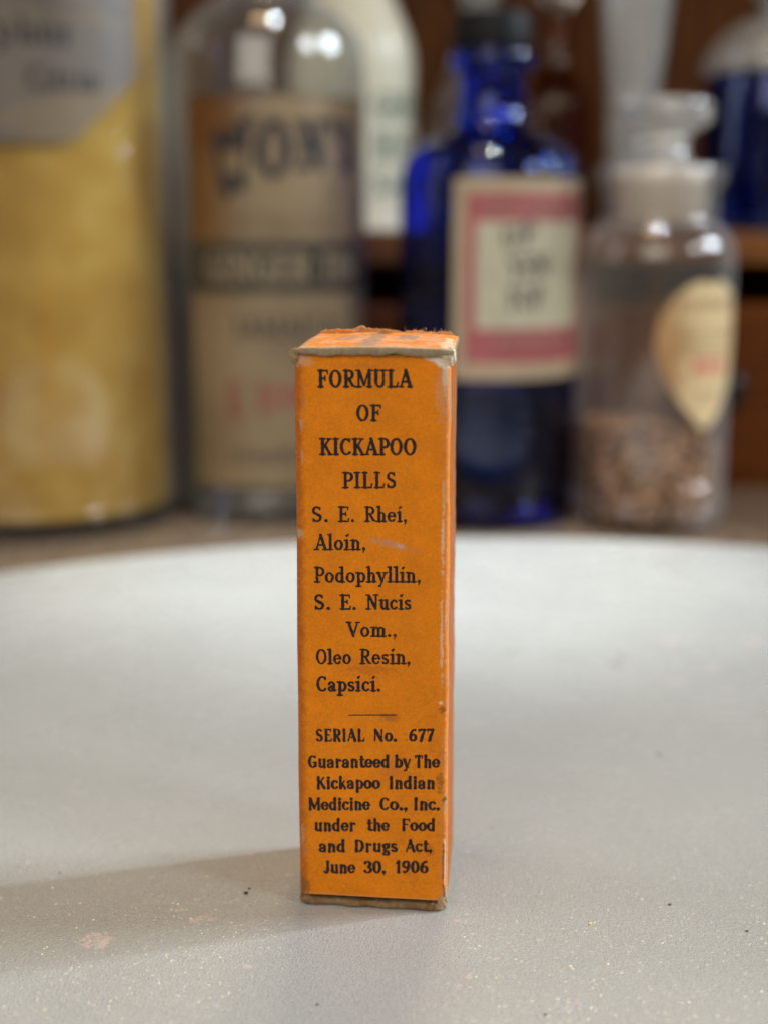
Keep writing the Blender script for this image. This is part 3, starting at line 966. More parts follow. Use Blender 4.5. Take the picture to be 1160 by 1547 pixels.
setline([('under', r1(192), r1(446)), ('the', r1(517), r1(656)), ('Food', r1(735), r1(936))], 1255.3, 1237, GROT, 1.24, .03)
setline([('and', r1(217), r1(377)), ('Drugs', r1(442), r1(706)), ('Act,', r1(757), r1(921))], 1287.0, 1268.8, GROT, 1.24, .03)
setline([('June', r1(246), r1(444)), ('30,', r1(497), r1(631)), ('1906', r1(695), r1(897))], 1319, 1300.5, GROT, 1.27, .03)
pa = face_uv(526.5, 1080.3); pb = face_uv(599, 1080.3)
ink.stroke(pa[0], pa[1], pb[0], pb[1], .15, .15)
pa = face_uv(602.5, 771.5); pb = face_uv(606, 774); ink.stroke(pa[0], pa[1], pb[0], pb[1], .16, .12)
# clogged counter of the second letter of the last ingredient, an ink nick or two
pa = face_uv(503, 1040); ink.stroke(pa[0], pa[1], pa[0] + .12, pa[1] + .25, .42, .3)
pa = face_uv(614, 1118); ink.stroke(pa[0], pa[1], pa[0] + .03, pa[1], .14, .14)
iv, ifc = ink.mesh(noise=.045, nfreq=5.0, worn=.13, grow=.004)
yb = front_bow(iv[:, 0], iv[:, 1])
ink3 = np.stack([(iv[:, 0] - BW / 2) * MM, (yb - .030) * MM, iv[:, 1] * MM], 1)
k = NT('letterpress_ink')
nn = k.noise(1300, 5, .7)
k.set(**{'Base Color': k.ramp(nn, [(0.35, srgb(15, 15, 19)), (0.58, srgb(34, 28, 24)), (0.76, srgb(104, 66, 26))]), 'Roughness': .55, 'Specular IOR Level': .3})
lettering = mesh_obj('lettering', ink3, ifc, k.m, bx, smooth=False)


# ---- flaps: slabs of grey board with ragged edges
def slab(name, nu, nd, shape, colour, mat, parent):
    """shape(i/(nu-1), j/(nd-1)) -> x, y, ztop, zbot arrays (mm); rim of 4 rounded rows all round"""
    a = np.linspace(0, 1, nu); b = np.linspace(0, 1, nd)
    A, B = np.meshgrid(a, b)
    x, y, zt_, zb_ = shape(A, B)
    nrow = 5
    top = np.stack([x, y, zt_], -1); bot = np.stack([x, y, zb_], -1)
    V = [top.reshape(-1, 3), bot.reshape(-1, 3)]
    ct = colour(A, B, 0 * A + 1.0); cb = colour(A, B, 0 * A)
    C_ = [ct.reshape(-1, 3), cb.reshape(-1, 3)]
    Fs = [grid_faces(nu, nd), grid_faces(nu, nd, off=nu * nd)[:, ::-1]]
    # border loop
    loop = [(0, i) for i in range(nu)] + [(j, nu - 1) for j in range(1, nd)] + [(nd - 1, i) for i in range(nu - 2, -1, -1)] + [(j, 0) for j in range(nd - 2, 0, -1)]
    loop = np.array(loop); L = len(loop)
    T = top[loop[:, 0], loop[:, 1]]; Bt = bot[loop[:, 0], loop[:, 1]]
    tan = np.roll(T, -2, 0) - np.roll(T, 2, 0)
    out = np.stack([tan[:, 1], -tan[:, 0], 0 * tan[:, 0]], 1); out /= np.linalg.norm(out, axis=1, keepdims=True) + 1e-9
    base = 2 * nu * nd
    th = (T[:, 2] - Bt[:, 2])[:, None]
    ids = [loop[:, 0] * nu + loop[:, 1]]
    s_ = np.arange(L) * .12
    for r_ in range(1, nrow):
        f_ = r_ / nrow
        q = T * (1 - f_) + Bt * f_ + out * (math.sin(math.pi * f_) * .26 * th) + out * (.14 * (fbm(s_ * 2.2, s_ * 0 + f_ * 3, 14, 3) - .5))[:, None]
        V.append(q); C_.append(colour(A[loop[:, 0], loop[:, 1]], B[loop[:, 0], loop[:, 1]], 0 * s_ + .5 + .5 * (0.5 - f_)))
        ids.append(base + np.arange(L)); base += L
    ids.append(nu * nd + loop[:, 0] * nu + loop[:, 1])
    for p, q in zip(ids[:-1], ids[1:]):
        Fs.append(np.stack([p, q, np.roll(q, -1), np.roll(p, -1)], 1))
    return mesh_obj(name, np.concatenate(V) * MM, np.concatenate(Fs), mat, parent, colors={'col': np.clip(np.concatenate(C_), 0, 1)})


BOARD = attr_mat('grey_board', rough=.9, spec=.12, bscale=2600, bstr=.7, bdist=.00016, vary=.22, vscale=1500)


def top_shape(A, B):
    fl = .6 * (fbm(A * 7, A * 0 + 2, 101, 4) - .5)
    x = (A - .5) * (BW + .1) + .12
    y0 = -.55 + fl * .9 + .5 * sstep(.06, 0, A) + .35 * sstep(.94, 1, A)
    yb_ = BD - 1.2 + .9 * (fbm(A * 9, A * 0, 103, 4) - .5)
    y = y0 + (yb_ - y0) * B
    # left and right ends: narrower at the back
    x = x * (1 - .012 * B)
    z = 79.85 + .45 * sstep(0, .9, B) + .22 * (fbm(A * 5, B * 2, 104, 3) - .5) + .25 * np.sin(A * math.pi)
    z = z - .45 * sstep(.05, 0, A) - .15 * sstep(.93, 1, A)
    wav = .02 + .85 * (fbm(A * 8, A * 0 + 5, 105, 3) - .5)
    zb_ = 78.95 + wav + (z - 79.85) * B
    zb_ = np.minimum(zb_, z - .25)
    zb_ = np.where(B < .5, np.maximum(zb_, 78.8), zb_)
    return x, y, z, zb_


def top_colour(A, B, h):
    edge = np.array(srgb(150, 134, 108)); 
    n = fbm(A * 30, B * 24, 110, 3); m = fbm(A * 9, B * 5, 111, 3)
    c = np.array(srgb(226, 158, 112))[None] * (0.88 + .24 * n.reshape(-1, 1))
    c = c.reshape(A.shape + (3,)); c2 = np.array(srgb(222, 142, 66))
    q = sstep(.45, .62, m)[..., None]; c = c * (1 - q) + c2 * q
    def blob(c, a, b, ra, rb, colr, s):
        d = np.hypot((A - a) / ra, (B - b) / rb) + .9 * (fbm(A * 26, B * 12, s, 3) - .5) * 2
        w = (sstep(1.5, .6, d) * .75)[..., None]
        return c * (1 - w) + np.array(colr) * w
    c = blob(c, .46, .40, .055, .62, srgb(158, 138, 122), 120)
    c = blob(c, .29, .62, .07, .16, srgb(186, 140, 112), 121)
    c = blob(c, .69, .66, .06, .16, srgb(158, 138, 122), 122)
    c = blob(c, .96, .30, .04, .35, srgb(226, 206, 176), 123)
    c = blob(c, .02, .30, .05, .4, srgb(190, 160, 124), 124)
    c = blob(c, .50, .95, .05, .10, srgb(120, 86, 50), 125)
    w = sstep(.05, .012, B)[..., None] * .8
    c = c * (1 - w) + np.array(srgb(206, 182, 146)) * w
    w = (h < .99)[..., None] * 1.0
    e2 = edge * (0.85 + .3 * fbm(A * 40, h * 3, 130, 3)[..., None])
    c = c * (1 - w) + e2 * w
    return c


slab('top_flap', 170, 60, top_shape, top_colour, BOARD, bx)


def bot_shape(A, B):
    x = (A - .5) * (BW - .5) - .05
    y0 = -.30 + .8 * (fbm(A * 12, A * 0, 141, 4) - .5) - .25 * sstep(.4, .9, A) + .55 * sstep(.05, 0, A) + .4 * sstep(.96, 1, A)
    y = y0 + (BD - .4 - y0) * B
    z = .90 + .22 * (fbm(A * 8, B * 8, 142, 3) - .5) + .45 * sstep(.12, .0, A) + .25 * sstep(.93, 1, A)
    return x, y, z, 0 * z + .03 + .1 * sstep(.03, 0, A)


def bot_colour(A, B, h):
    n = fbm(A * 34, B * 30 + h * 2, 151, 4); m = fbm(A * 10, B * 10 + h, 152, 3)
    c = np.array(srgb(138, 112, 82)) * (0.66 + .6 * n[..., None])
    w = (sstep(.5, .7, m) * .7)[..., None]
    c = c * (1 - w) + np.array(srgb(112, 78, 48)) * w
    w = (sstep(.93, .99, A) * .8)[..., None]
    return c * (1 - w) + np.array(srgb(196, 172, 138)) * w


slab('bottom_flap', 170, 40, bot_shape, bot_colour, BOARD, bx)

# torn upper edge of the back panel: ragged layers of paper behind the flap
for lay, (y_, hh, colr, sd) in enumerate(((BD - .95, 1.15, srgb(222, 140, 72), 161), (BD - .45, 1.35, srgb(208, 138, 84), 165))):
    nu = 260; nvv = 8
    A, B = np.meshgrid(np.linspace(0, 1, nu), np.linspace(0, 1, nvv))
    rag = fbm(A * 26, A * 0, sd, 5); big = fbm(A * 6, A * 0, sd + 1, 3)
    hgt = hh * (.10 + 1.1 * np.clip(big - .30, 0, 1) + .55 * np.clip(rag - .45, -.2, 1)) * sstep(0, .04, A) * sstep(1, .97, A)
    hgt = hgt * (1 - .55 * np.exp(-((A - .62) / .035) ** 2))
    x = (A - .5) * (BW - .9 - .3 * lay) + .1
    pos = np.stack([x, y_ + .35 * B * (fbm(A * 20, A * 0, sd + 2, 3) - .3), 80.15 + .25 * np.sin(A * math.pi) + hgt * B], -1)
    thick = np.stack([x, pos[..., 1] + .22, pos[..., 2]], -1)
    vv = np.concatenate([pos.reshape(-1, 3), thick.reshape(-1, 3)])
    fcs = [grid_faces(nu, nvv), grid_faces(nu, nvv, off=nu * nvv)[:, ::-1]]
    i_ = np.arange(nu - 1) + nu * (nvv - 1)
    fcs.append(np.stack([i_, i_ + 1, i_ + 1 + nu * nvv, i_ + nu * nvv], 1))
    cc = np.array(colr) * (0.6 + .8 * fbm(A * 50, B * 3, sd + 3, 3)[..., None])
    w = sstep(.6, 1, B)[..., None] * .6
    cc = cc * (1 - w) + np.array(srgb(232, 176, 122)) * w
    mesh_obj('torn_edge', vv * MM, np.concatenate(fcs), BOARD, bx, colors={'col': np.clip(np.concatenate([cc.reshape(-1, 3)] * 2), 0, 1)})


# crushed corners
def lump(name, c, r, colr, seed, label=None):
    bm = bmesh.new(); bmesh.ops.create_icosphere(bm, subdivisions=4, radius=1)
    co_ = np.array([v.co[:] for v in bm.verts])
    f_ = 1 + .55 * (fbm(co_[:, 0] * 1.6 + co_[:, 2] * .7 + 3, co_[:, 1] * 1.6 + co_[:, 2], seed, 4) - .5) * 2
    co_ = co_ * f_[:, None] * np.array(r) + np.array(c)
    fc = [[v.index for v in f.verts] for f in bm.faces]; bm.free()
    cc = np.array(colr) * (0.8 + .4 * fbm(co_[:, 0] * 4, co_[:, 2] * 4, seed + 5, 3)[:, None])
    o = mesh_obj(name, co_ * MM, fc, BOARD, bx, colors={'col': np.clip(cc, 0, 1)})
    if label: o['label'] = label


h = BW / 2
lump('crushed_corner', (-h + .25, -.05, 78.75), (.62, .5, .9), srgb(150, 126, 94), 171, 'brown crushed upper corner')
lump('crushed_corner', (h - .02, .55, 78.9), (.52, .8, 1.1), srgb(222, 206, 182), 173, 'white crushed upper corner')
lump('crushed_corner', (h - .75, -.12, 79.05), (.75, .42, .55), srgb(214, 200, 174), 175)
lump('crushed_corner', (h - .45, .1, 1.2), (.62, .5, 1.05), srgb(170, 142, 108), 177)
lump('crushed_corner', (-h + .85, .35, 1.1), (.8, .5, 1.0), srgb(112, 80, 52), 179)

# loose paper fibres
fv, ff, fcol = [], [], []
r_ = random.Random(3)


def fibre(p, d, L, w, colr):
    n = 5; p = np.array(p, float); d = np.array(d, float)
    prev = None
    for q in range(n + 1):
        rad = w * (1 - .6 * q / n)
        ring = []
        for a in range(3):
            an = a * 2.094
            ring.append(len(fv)); fv.append(p + np.array((math.cos(an) * rad, math.sin(an) * rad * .6, math.sin(an) * rad))); fcol.append(colr)
        if prev:
            for a in range(3): ff.append((prev[a], prev[(a + 1) % 3], ring[(a + 1) % 3], ring[a]))
        prev = ring
        d = d + np.array([r_.uniform(-.5, .5) for _ in range(3)]) * .7
        p = p + d / np.linalg.norm(d) * L / n


OR, PALE = srgb(226, 150, 88), srgb(216, 196, 164)
for q in range(110):
    a = r_.random()
    fibre(((a - .5) * (BW - 1.2), BD - .9 + r_.uniform(-.4, .5), 80.3 + r_.uniform(0, .7)), (r_.uniform(-.6, .6), r_.uniform(-.3, .3), 1), r_.uniform(.15, .6), r_.uniform(.012, .026), OR if r_.random() < .7 else PALE)
for q in range(60):
    fibre((h - r_.uniform(-.2, 1.0), r_.uniform(-.3, 8), 79.3 + r_.uniform(-.6, .8)), (r_.uniform(-.1, 1), r_.uniform(-.4, .4), r_.uniform(-.2, 1)), r_.uniform(.15, .5), r_.uniform(.012, .024), PALE if r_.random() < .6 else OR)
for q in range(40):
    fibre((-h + r_.uniform(0, .8), r_.uniform(-.5, 3), 78.8 + r_.uniform(-.8, .9)), (r_.uniform(-1, .2), r_.uniform(-.6, .2), r_.uniform(-.6, .8)), r_.uniform(.15, .4), r_.uniform(.012, .022), PALE)
for q in range(90):
    fibre((h - .05, r_.uniform(.0, 1.2), r_.uniform(2, 77)), (1, r_.uniform(-.6, .2), r_.uniform(-.8, .8)), r_.uniform(.1, .4), r_.uniform(.009, .018), PALE if r_.random() < .5 else OR)
for q in range(46):
    fibre((r_.uniform(-h + .6, h - .2), -.3 + r_.uniform(-.1, .2), r_.uniform(.3, 1.2)), (r_.uniform(-.6, .6), -1, r_.uniform(-.4, .6)), r_.uniform(.15, .5), r_.uniform(.010, .020), PALE if r_.random() < .4 else srgb(150, 118, 84))
for q in range(14):
    fibre((h - r_.uniform(.3, 2.0), -.35, r_.uniform(.6, 1.7)), (r_.uniform(-.3, .3), -.6, -1), r_.uniform(.5, 1.2), r_.uniform(.014, .024), srgb(226, 200, 160))
mesh_obj('paper_fibres', np.array(fv) * MM, np.array(ff), BOARD, bx, colors={'col': np.array(fcol)})
# ------------------------------------------------------------------ bottles
CLEAR = glass_mat('clear_glass', (0.97, 0.985, 0.975))
CLEAR_T = thin_glass_mat('clear_glass_wall')
RIM_LIT = thin_glass_mat('rim_lit_glass_wall', rim_light=.42)
BROWNISH = thin_glass_mat('stained_glass_wall', (.95, .92, .88), (.78, .76, .74), rim_light=.5)
COBALT = glass_mat('cobalt_glass', (0.012, 0.15, 1.0), 0.0, 1.44)
LABEL = attr_mat('label_paper', rough=.38, spec=.5, bscale=1200, bstr=.15, bdist=.0001, vary=.12, vscale=160)
INKB = plain_mat('label_ink', srgb(46, 46, 50), .6, .3, 700, .3)
INKR = plain_mat('label_red_ink', srgb(170, 60, 70), .6, .3, 700, .2)
INKW = plain_mat('label_cream_ink', srgb(150, 134, 108), .6, .3, 700, .2)
INKG = plain_mat('label_green_ink', srgb(92, 128, 110), .6, .3, 700, .2)
Z0 = COUNTER_Z


def shell(r_body, zs, t=.003):
    pass


def bottle_profile(outer, t, floor):
    """closed glass wall: the outer outline from the axis at the base up to the mouth, then the inner one back down"""
    inner = []
    for r, z in reversed(outer):
        if z < floor: continue
        inner.append((max(r - t, 0.0015), z))
    r_in = inner[-1][0]
    inner += [(r_in, floor + .004), (r_in * .9, floor + .001), (0, floor), (0, floor)]
    return outer + inner


# ---- jar of yellow powder
jar = thing('powder_jar', 'large clear glass jar filled with yellow powder, aged label above, left of the other bottles', 'jar', (-0.1310, 0.330, Z0))
jo = [(0, 0.001), (0, 0.001), (0.044, 0), (0.0515, 0.003), (0.0530, 0.010), (0.0530, 0.010), (0.0530, 0.205), (0.0530, 0.205), (0.0495, 0.218), (0.036, 0.226), (0.036, 0.226), (0.036, 0.240), (0.039, 0.242), (0.039, 0.247), (0.037, 0.248)]
lathe('glass', bottle_profile(jo, .003, .004), RIM_LIT, jar, 96)
k = NT('yellow_powder')
n = k.math('ADD', k.math('MULTIPLY', k.noise(45, 4, 0.55), .75), k.math('MULTIPLY', k.noise(700, 3, 0.6), .25))
k.set(**{'Base Color': k.ramp(n, [(0.32, srgb(178, 130, 38)), (0.5, srgb(198, 152, 54)), (0.68, srgb(212, 176, 90))]), 'Roughness': .9, 'Specular IOR Level': .1})
k.bump(k.noise(900, 4, .6), .3, .0004)
lathe('powder', [(0, .006), (0, .006), (.045, .006), (.0488, .010), (.0495, .016), (.0495, .016), (.0495, .192), (.0495, .192), (.030, .197), (0, .199)], k.m, jar, 80)
JLID = plain_mat('jar_lid_metal', (.25, .24, .22), .35, metal=.8)
lathe('lid', [(0, .262), (0, .262), (.041, .262), (.042, .260), (.042, .260), (.042, .2425), (.042, .2425), (.0395, .2425)], JLID, jar, 64)


def jl_col(x, y):
    n = fbm(x * 60, y * 60, 201, 4); n2 = fbm(x * 14, y * 110, 202, 3)
    e_ = sstep(.5, .72, n)
    r0, g0, b0_ = srgb(108, 98, 90), srgb(70, 62, 58), srgb(126, 110, 88)
    q = sstep(.4, .7, n2)
    out = []
    for i in range(3):
        c = r0[i] * (1 - q) + b0_[i] * q
        out.append(c * (1 - .55 * e_) + g0[i] * .55 * e_)
    return out


jl_in = lambda x, y: (y > .0275 + .004 * (fbm(x * 90, y * 0, 203, 3) - .5)) & ~((x > .020) & (y < .0275 + (x - .020) * 1.15 + .003 * (fbm(x * 200, y * 200, 204, 2) - .5)))
lab = wrap_label('label', LABEL, jar, 0.0533, R(20), .136, .074, .068, jl_col, lambda x, y: ~((x > .010) & (y < (x - .010) * 0.85 + .002 * (fbm(x * 200, y * 200, 204, 2) - .5))) & (y < .066), 120, 120)
ki = Ink(.070, .060, .0003, -.036, 0)
ki.word('Sulphur', OLD, (-.030, .031), (.012, .031), .0085, .8)
ki.word('Citrin.', OLD, (-.004, .016), (.022, .017), .0085, .8)
wrap_ink(ki, 'lettering', INKB, lab, .0536, R(20), .136)

# ---- clear bottle with the big printed label
CB = thing('clear_bottle', 'tall round-shouldered clear glass bottle with stained printed label, between yellow jar and blue bottle', 'bottle', (-0.0429, 0.342, Z0))
CR = .0358
co_ = [(0, .002), (0, .002), (.028, .0), (.0335, .002), (CR, .008), (CR, .008), (CR, .163), (CR, .163), (.0340, .176), (.0265, .185), (.0185, .191), (.0150, .200), (.0140, .212), (.0140, .212), (.0140, .236), (.0185, .238), (.0190, .246), (.0165, .249)]
lathe('glass', bottle_profile(co_, .0026, .009), RIM_LIT, CB, 96, n=4)
STOP = plain_mat('cork', srgb(150, 110, 70), .85, .2, 500, .3)
lathe('cork', [(0, .225), (0, .225), (.0108, .225), (.0108, .225), (.0116, .258), (.0116, .258), (.0106, .260), (0, .260)], STOP, CB, 40, n=3)


def cb_col(x, y):
    n = fbm(x * 70, y * 70, 211, 4); n2 = fbm(x * 25, y * 25, 212, 3)
    A_ = np.array(srgb(136, 117, 90)); B_ = np.array(srgb(118, 76, 34)); D_ = np.array(srgb(66, 60, 50)); E_ = np.array(srgb(104, 62, 26))
    st_ = sstep(-.012, -.030, x + .016 * (n - .5)) * sstep(.06, .09, y) * .8            # brown tide mark at the upper left
    c = A_ * (0.62 + .72 * fbm(x * 40, y * 26, 215, 4)[..., None])
    c = c * (1 - st_[..., None]) + B_ * (0.75 + .5 * n2[..., None]) * st_[..., None]
    q = (sstep(.116, .128, y + .01 * (n - .5)) * sstep(-.008, -.022, x))[..., None] * .8
    c = c * (1 - q) + E_ * q
    band = (((y > .0715) & (y < .0900)) * 1.0)[..., None]
    c = c * (1 - band) + D_ * (0.8 + .4 * n2[..., None]) * band
    ed = (sstep(.0022, .0008, np.minimum(y, .1405 - y)))[..., None] * .5
    c = c * (1 - ed) + D_ * ed
    return c[..., 0], c[..., 1], c[..., 2]


CA = R(13)
clab = wrap_label('label', LABEL, CB, CR + .00025, CA, .0138, .078, .1405, cb_col, None, 130, 130)
ki = Ink(.078, .14, .0003, -.039, 0)
for txt, xa, xb, y0, y1, cap in (('W', -.0265, -.0106, .103, .110, .023), ('O', -.0096, .0021, .1115, .113, .0185), ('N', .0042, .0164, .1145, .115, .017), ("'S", .0185, .030, .115, .114, .017)):
    ki.word(txt, OLD, (xa, y0), (xb, y1), cap, 1.65)
for yy, xa, xb, w_ in ((.0965, -.018, .020, .0008), (.1315, -.02, .026, .0006), (.128, -.018, .024, .0005)):
    ki.stroke(xa, yy, xb, yy, w_, w_)
ki.word('JAMAICA', OLD, (-.020, .056), (.020, .056), .007, .9)
ki.word('COMPOUND', OLD, (-.022, .010), (.020, .010), .005, .9)
wrap_ink(ki, 'lettering', INKB, clab, CR + .0005, CA, .0138)
ki = Ink(.078, .14, .0003, -.039, 0)
ki.word('GINGER', OLD, (-.031, .0755), (.009, .0755), .0105, 1.0); ki.word('TINC', OLD, (.014, .0755), (.034, .0755), .0105, 1.0)
wrap_ink(ki, 'lettering', INKW, clab, CR + .0005, CA, .0138)
ki = Ink(.078, .14, .0003, -.039, 0)
ki.word('Extract', OLD, (-.023, .026), (.014, .033), .013, 1.2)
wrap_ink(ki, 'lettering', plain_mat('faded_red_ink', srgb(146, 84, 76), .6, .3, 300, .3), clab, CR + .0005, CA, .0138)

# ---- cobalt bottle
BB = thing('cobalt_bottle', 'cobalt blue glass bottle with black cap and red-framed cream label', 'bottle', (0.0388, 0.326, Z0))
BR = .0332
bo = [(0, .002), (0, .002), (.026, 0), (.0312, .002), (BR, .007), (BR, .007), (BR, .1235), (BR, .1235), (.0322, .1300), (.0290, .1355), (.0230, .1392), (.0160, .1422), (.0128, .1470), (.0120, .152), (.0120, .152), (.0120, .162), (.0150, .164), (.0150, .169), (.0135, .170)]
lathe('glass', bottle_profile(bo, .0024, .008), COBALT, BB, 96, n=4)
TAR = NT('dark_tincture'); TAR.set(**{'Base Color': (.002, .002, .003), 'Roughness': .9, 'Specular IOR Level': 0.0})
lathe('tincture', [(0, .0085), (0, .0085), (.024, .0088), (.0304, .013), (.0304, .013), (.0304, .038), (.0304, .038), (.0290, .0375), (0, .037)], TAR.m, BB, 72, n=3)
CAPM = plain_mat('black_cap', (.006, .006, .007), .5, .2)
lathe('cap', [(0, .183), (0, .183), (.0125, .183), (.0138, .1815), (.0142, .178), (.0142, .178), (.0142, .1705), (.0142, .1705), (0, .1705)], CAPM, BB, 48, n=3)


def bl_col(x, y):
    n = fbm(x * 70, y * 70, 221, 4)
    W_, H_ = .0605, .0695
    CR_ = np.array(srgb(164, 146, 120)); RD = np.array(srgb(152, 80, 84)); IN = np.array(srgb(174, 168, 146))
    dx_ = np.minimum(x + W_ / 2, W_ / 2 - x); 
    c = CR_ * (0.9 + .2 * n[..., None])
    fr = ((dx_ > .0046) & (y > .0060) & (y < H_ - .0050))[..., None] * 1.0
    c = c * (1 - fr) + RD * (0.85 + .3 * n[..., None]) * fr
    inn = ((dx_ > .0085) & (y > .0180) & (y < H_ - .0145))[..., None] * 1.0
    c = c * (1 - inn) + IN * (0.92 + .16 * n[..., None]) * inn
    return c[..., 0], c[..., 1], c[..., 2]


BA = R(25.5)
blab = wrap_label('label', LABEL, BB, BR + .00025, BA, .0557, .0605, .0695, bl_col, None, 150, 150)
ki = Ink(.06, .07, .00025, -.03, 0)
ki.word('UP', OLD, (-.0135, .0445), (-.001, .0475), .0075, 1.1)
ki.word('YEN', OLD, (-.0115, .0345), (.005, .0365), .0075, 1.1)
ki.word('TOP', OLD, (-.011, .0245), (.003, .0255), .0075, 1.1)
wrap_ink(ki, 'lettering', INKB, blab, BR + .0005, BA, .0557)
ki = Ink(.06, .07, .00025, -.03, 0)
ki.word('ANTISEPTIC', OLD, (-.0195, .0575), (.0195, .0575), .0038, 1.0)
ki.word('POISON', OLD, (-.015, .0115), (.015, .0115), .004, 1.0)
wrap_ink(ki, 'lettering', INKW, blab, BR + .0005, BA, .0557)

# ---- stoppered jar of brown granules
SJ = thing('stoppered_jar', 'small clear glass apothecary jar with flat glass stopper, tan heart label and brown granules', 'jar', (0.0990, 0.3155, Z0))
SR = .0275
so = [(0, .002), (0, .002), (.021, 0), (.0256, .0015), (SR, .006), (SR, .006), (SR, .094), (SR, .094), (.0268, .1015), (.0238, .107), (.0206, .1105), (.0203, .114), (.0203, .114), (.0203, .122), (.0203, .122), (.0222, .1240), (.0228, .1265), (.0222, .1290), (.0200, .1295)]
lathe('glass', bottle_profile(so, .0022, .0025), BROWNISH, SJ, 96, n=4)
FROST = pale_glass_mat('ground_glass', (.80, .78, .74), .5, .45)
GLINTG = pale_glass_mat('glint_white_glass', (.92, .94, .93), .10, .78)  # whitened body colour stands in for window reflections and highlights
lathe('ground_neck', [(0, .109), (0, .109), (.0165, .109), (.0165, .109), (.0172, .1296), (.0172, .1296), (0, .1296)], FROST, SJ, 64, n=3)
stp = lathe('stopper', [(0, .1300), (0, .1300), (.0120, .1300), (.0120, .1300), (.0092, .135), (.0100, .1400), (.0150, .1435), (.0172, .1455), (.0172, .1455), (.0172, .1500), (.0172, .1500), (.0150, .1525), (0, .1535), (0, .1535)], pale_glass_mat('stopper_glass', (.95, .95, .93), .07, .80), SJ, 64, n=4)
k = NT('granules')
vo = k.node('ShaderNodeTexVoronoi'); vo.inputs['Scale'].default_value = 440
k.link(k.coords(), vo.inputs['Vector'])
sepn = k.node('ShaderNodeSeparateColor'); k.link(vo.outputs['Color'], sepn.inputs[0])
k.set(**{'Base Color': k.ramp(sepn.outputs[0], [(0.1, srgb(70, 46, 30)), (0.5, srgb(138, 98, 66)), (0.9, srgb(220, 176, 136))]), 'Roughness': .85, 'Specular IOR Level': .2})
k.bump(k.math('SUBTRACT', 1.0, vo.outputs['Distance']), .9, .0012)
seg = 96; prof = []
vv, fcs = [], []
rings = [(.0236, .0034), (.0246, .0055)] + [(.0247, z) for z in np.linspace(.012, .030, 8)] + [(r_ * .0247, None) for r_ in np.linspace(.98, .04, 18)]
ang = np.arange(seg) * 2 * math.pi / seg
for r0, z in rings:
    for a in ang:
        x, y = r0 * math.cos(a), r0 * math.sin(a)
        topz = .0375 - .18 * x - .05 * y + .0035 * (float(fbm(x * 160 + 5, y * 160 + 5, 231, 3)) - .5) - .004 * (x / .025) ** 2
        zz = topz if z is None else min(z, topz)
        if z is not None and z >= .012: zz = .012 + (topz - .012) * (z - .012) / .018
        vv.append((x, y, zz))
vv.append((0, 0, .0375)); vv.append((0, 0, .0032))
fl = [tuple(f) for f in grid_faces(seg, len(rings), True)]
last = (len(rings) - 1) * seg
fl += [(last + i, last + (i + 1) % seg, len(vv) - 2) for i in range(seg)]
fl += [((i + 1) % seg, i, len(vv) - 1) for i in range(seg)]
mesh_obj('granules', np.array(vv), fl, k.m, SJ)


def hl_col(x, y):
    n = fbm(x * 80, y * 80, 241, 4)
    A_ = np.array(srgb(204, 178, 134)); B_ = np.array(srgb(160, 112, 62))
    q = (sstep(-.006, -.019, x + .01 * (n - .5)) * .8)[..., None]
    c = A_ * (0.9 + .2 * n[..., None]); c = c * (1 - q) + B_ * q
    return c[..., 0], c[..., 1], c[..., 2]


def heart_in(x, y):
    # wide, round-topped heart: y from 0 (tip) to .0535
    yy = y / .0535; w_ = .0205 * np.where(yy > .62, np.sqrt(np.clip(1 - ((yy - .62) / .38) ** 2, 0, 1)) * 1.0, np.sin(np.clip(yy / .62, 0, 1) * math.pi / 2) ** .85)
    notch = (np.abs(x) < .004) & (yy > .965 + .008 * np.abs(x) / .001)
    return (np.abs(x) < w_) & ~notch & (yy > .005)


HA = R(32)
hlab = wrap_label('label', LABEL, SJ, SR + .00025, HA, .0375, .042, .0540, hl_col, heart_in, 160, 160)
ki = Ink(.042, .054, .00025, -.021, 0)
ki.word('EXTRACT', OLD, (-.0135, .0425), (.0135, .0425), .004, .9)
for yy in (.0365, .0335, .0305, .0275): ki.stroke(-.014, yy, .014, yy, .0005, .0005)
for yy in (.014, .011): ki.stroke(-.006, yy, .006, yy, .0005, .0005)
wrap_ink(ki, 'lettering', plain_mat('label_brown_ink', srgb(120, 84, 44), .6, .3), hlab, SR + .0005, HA, .0375)
ki = Ink(.042, .054, .00025, -.021, 0)
ki.word('RED', OLD, (-.007, .0205), (.009, .0205), .0052, 1.3)
wrap_ink(ki, 'lettering', plain_mat('label_pink_ink', srgb(206, 92, 84), .6, .3), hlab, SR + .0005, HA, .0375)

# ---- things on the shelf behind
SZ = 0.0938
MILK = NT('milk_glass'); MILK.set(**{'Base Color': srgb(242, 238, 216), 'Roughness': .25, 'Subsurface Weight': .0})
PB = thing('milk_glass_bottle', 'cream white bottle with green lettering on the shelf, half hidden by the clear bottle', 'bottle', (-0.0140, 0.448, SZ))
lathe('glass', [(0, .0005), (0, .0005), (.026, 0), (.028, .003), (.028, .003), (.028, .072), (.028, .072), (.0265, .082), (.019, .100), (.0125, .112), (.0110, .122), (.0110, .122), (.0110, .140), (.0140, .1415), (.0140, .148), (.012, .149), (0, .149)], MILK.m, PB, 72, n=4)
ki = Ink(.07, .07, .0004, -.035, 0)
for q, (txt, y0, cap) in enumerate((('GREEN', .048, .011), ('HERB', .031, .011), ('SALTS', .016, .009))):
    ki.word(txt, OLD, (-.010, y0), (.028, y0), cap, 1.15)
wrap_ink(ki, 'lettering', INKG, PB, .0282, R(40), .0)

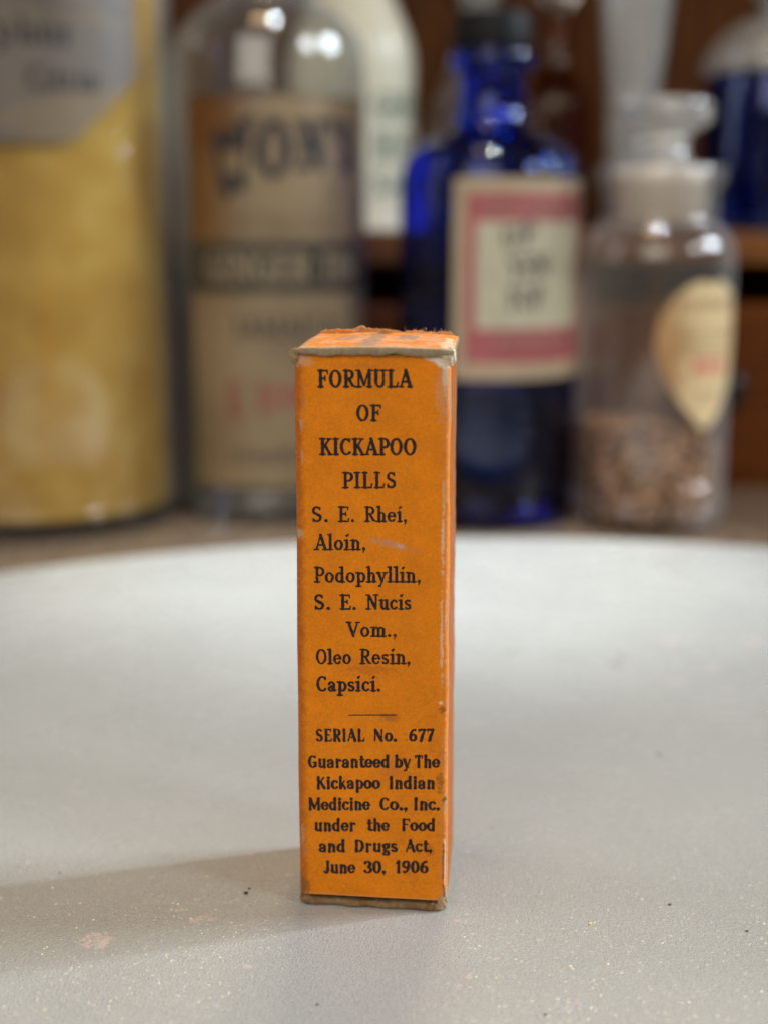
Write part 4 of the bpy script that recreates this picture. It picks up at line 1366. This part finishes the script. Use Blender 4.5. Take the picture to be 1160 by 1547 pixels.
DB = thing('clear_decanter', 'clear glass decanter with ball stopper on the shelf directly behind the cobalt bottle', 'decanter', (0.0430, 0.452, SZ))
do = [(0, .002), (0, .002), (.024, 0), (.027, .003), (.0275, .010), (.0268, .030), (.0235, .052), (.0185, .068), (.0130, .080), (.0110, .090), (.0110, .090), (.0115, .098), (.0150, .100), (.0155, .104), (.0130, .105)]
lathe('glass', bottle_profile(do, .0024, .006), CLEAR, DB, 72, n=4)
lathe('stopper', [(0, .090), (0, .090), (.0075, .090), (.0075, .090), (.0082, .105), (.0100, .108), (.0195, .116), (.0225, .128), (.0195, .142), (.010, .151), (0, .153), (0, .153)], GLINTG, DB, 48, n=4)

AB = thing('faint_clear_bottle', 'faint clear glass bottle tinted brown at the back of the shelf between cobalt bottle and tall glass', 'bottle', (0.0865, 0.520, SZ))
lathe('glass', bottle_profile([(0, .002), (0, .002), (.014, 0), (.0165, .003), (.0168, .010), (.0168, .055), (.0155, .066), (.0085, .078), (.0072, .084), (.0072, .084), (.0072, .100), (.0098, .101), (.0098, .107), (.008, .108)], .0018, .006), glass_mat('brown_tinted_glass', (.62, .34, .12)), AB, 56, n=4)  # brown tint stands in for the dark background behind clear glass
lathe('stopper', [(0, .092), (0, .092), (.005, .092), (.005, .092), (.0056, .108), (.0085, .112), (.0105, .120), (.0085, .128), (0, .131), (0, .131)], CLEAR, AB, 40, n=4)

TG = thing('tall_glass', 'tall flared clear measuring glass on the shelf behind the stoppered jar', 'glass', (0.1105, 0.440, SZ))
to = [(0, .001), (0, .001), (.015, 0), (.0158, .002), (.0060, .006), (.0052, .014), (.0110, .030), (.0120, .060), (.0165, .108), (.0182, .125)]
lathe('glass', bottle_profile(to, .0016, .020), GLINTG, TG, 64, n=4)

BJ = thing('blue_jar', 'dark blue glass jar with clear domed glass lid on the shelf at the right', 'jar', (0.1760, 0.450, SZ))
jo2 = [(0, .002), (0, .002), (.028, 0), (.031, .003), (.0315, .010), (.0315, .010), (.0315, .058), (.0315, .058), (.0300, .066), (.0295, .068)]
lathe('glass', bottle_profile(jo2, .0024, .006), COBALT, BJ, 72, n=4)
lathe('lid', [(0, .0685), (0, .0685), (.031, .0685), (.0325, .070), (.0325, .074), (.030, .080), (.020, .090), (.0085, .094), (.0085, .094), (.0070, .098), (.013, .103), (.0145, .109), (.011, .115), (0, .117), (0, .117)], GLINTG, BJ, 64, n=4)
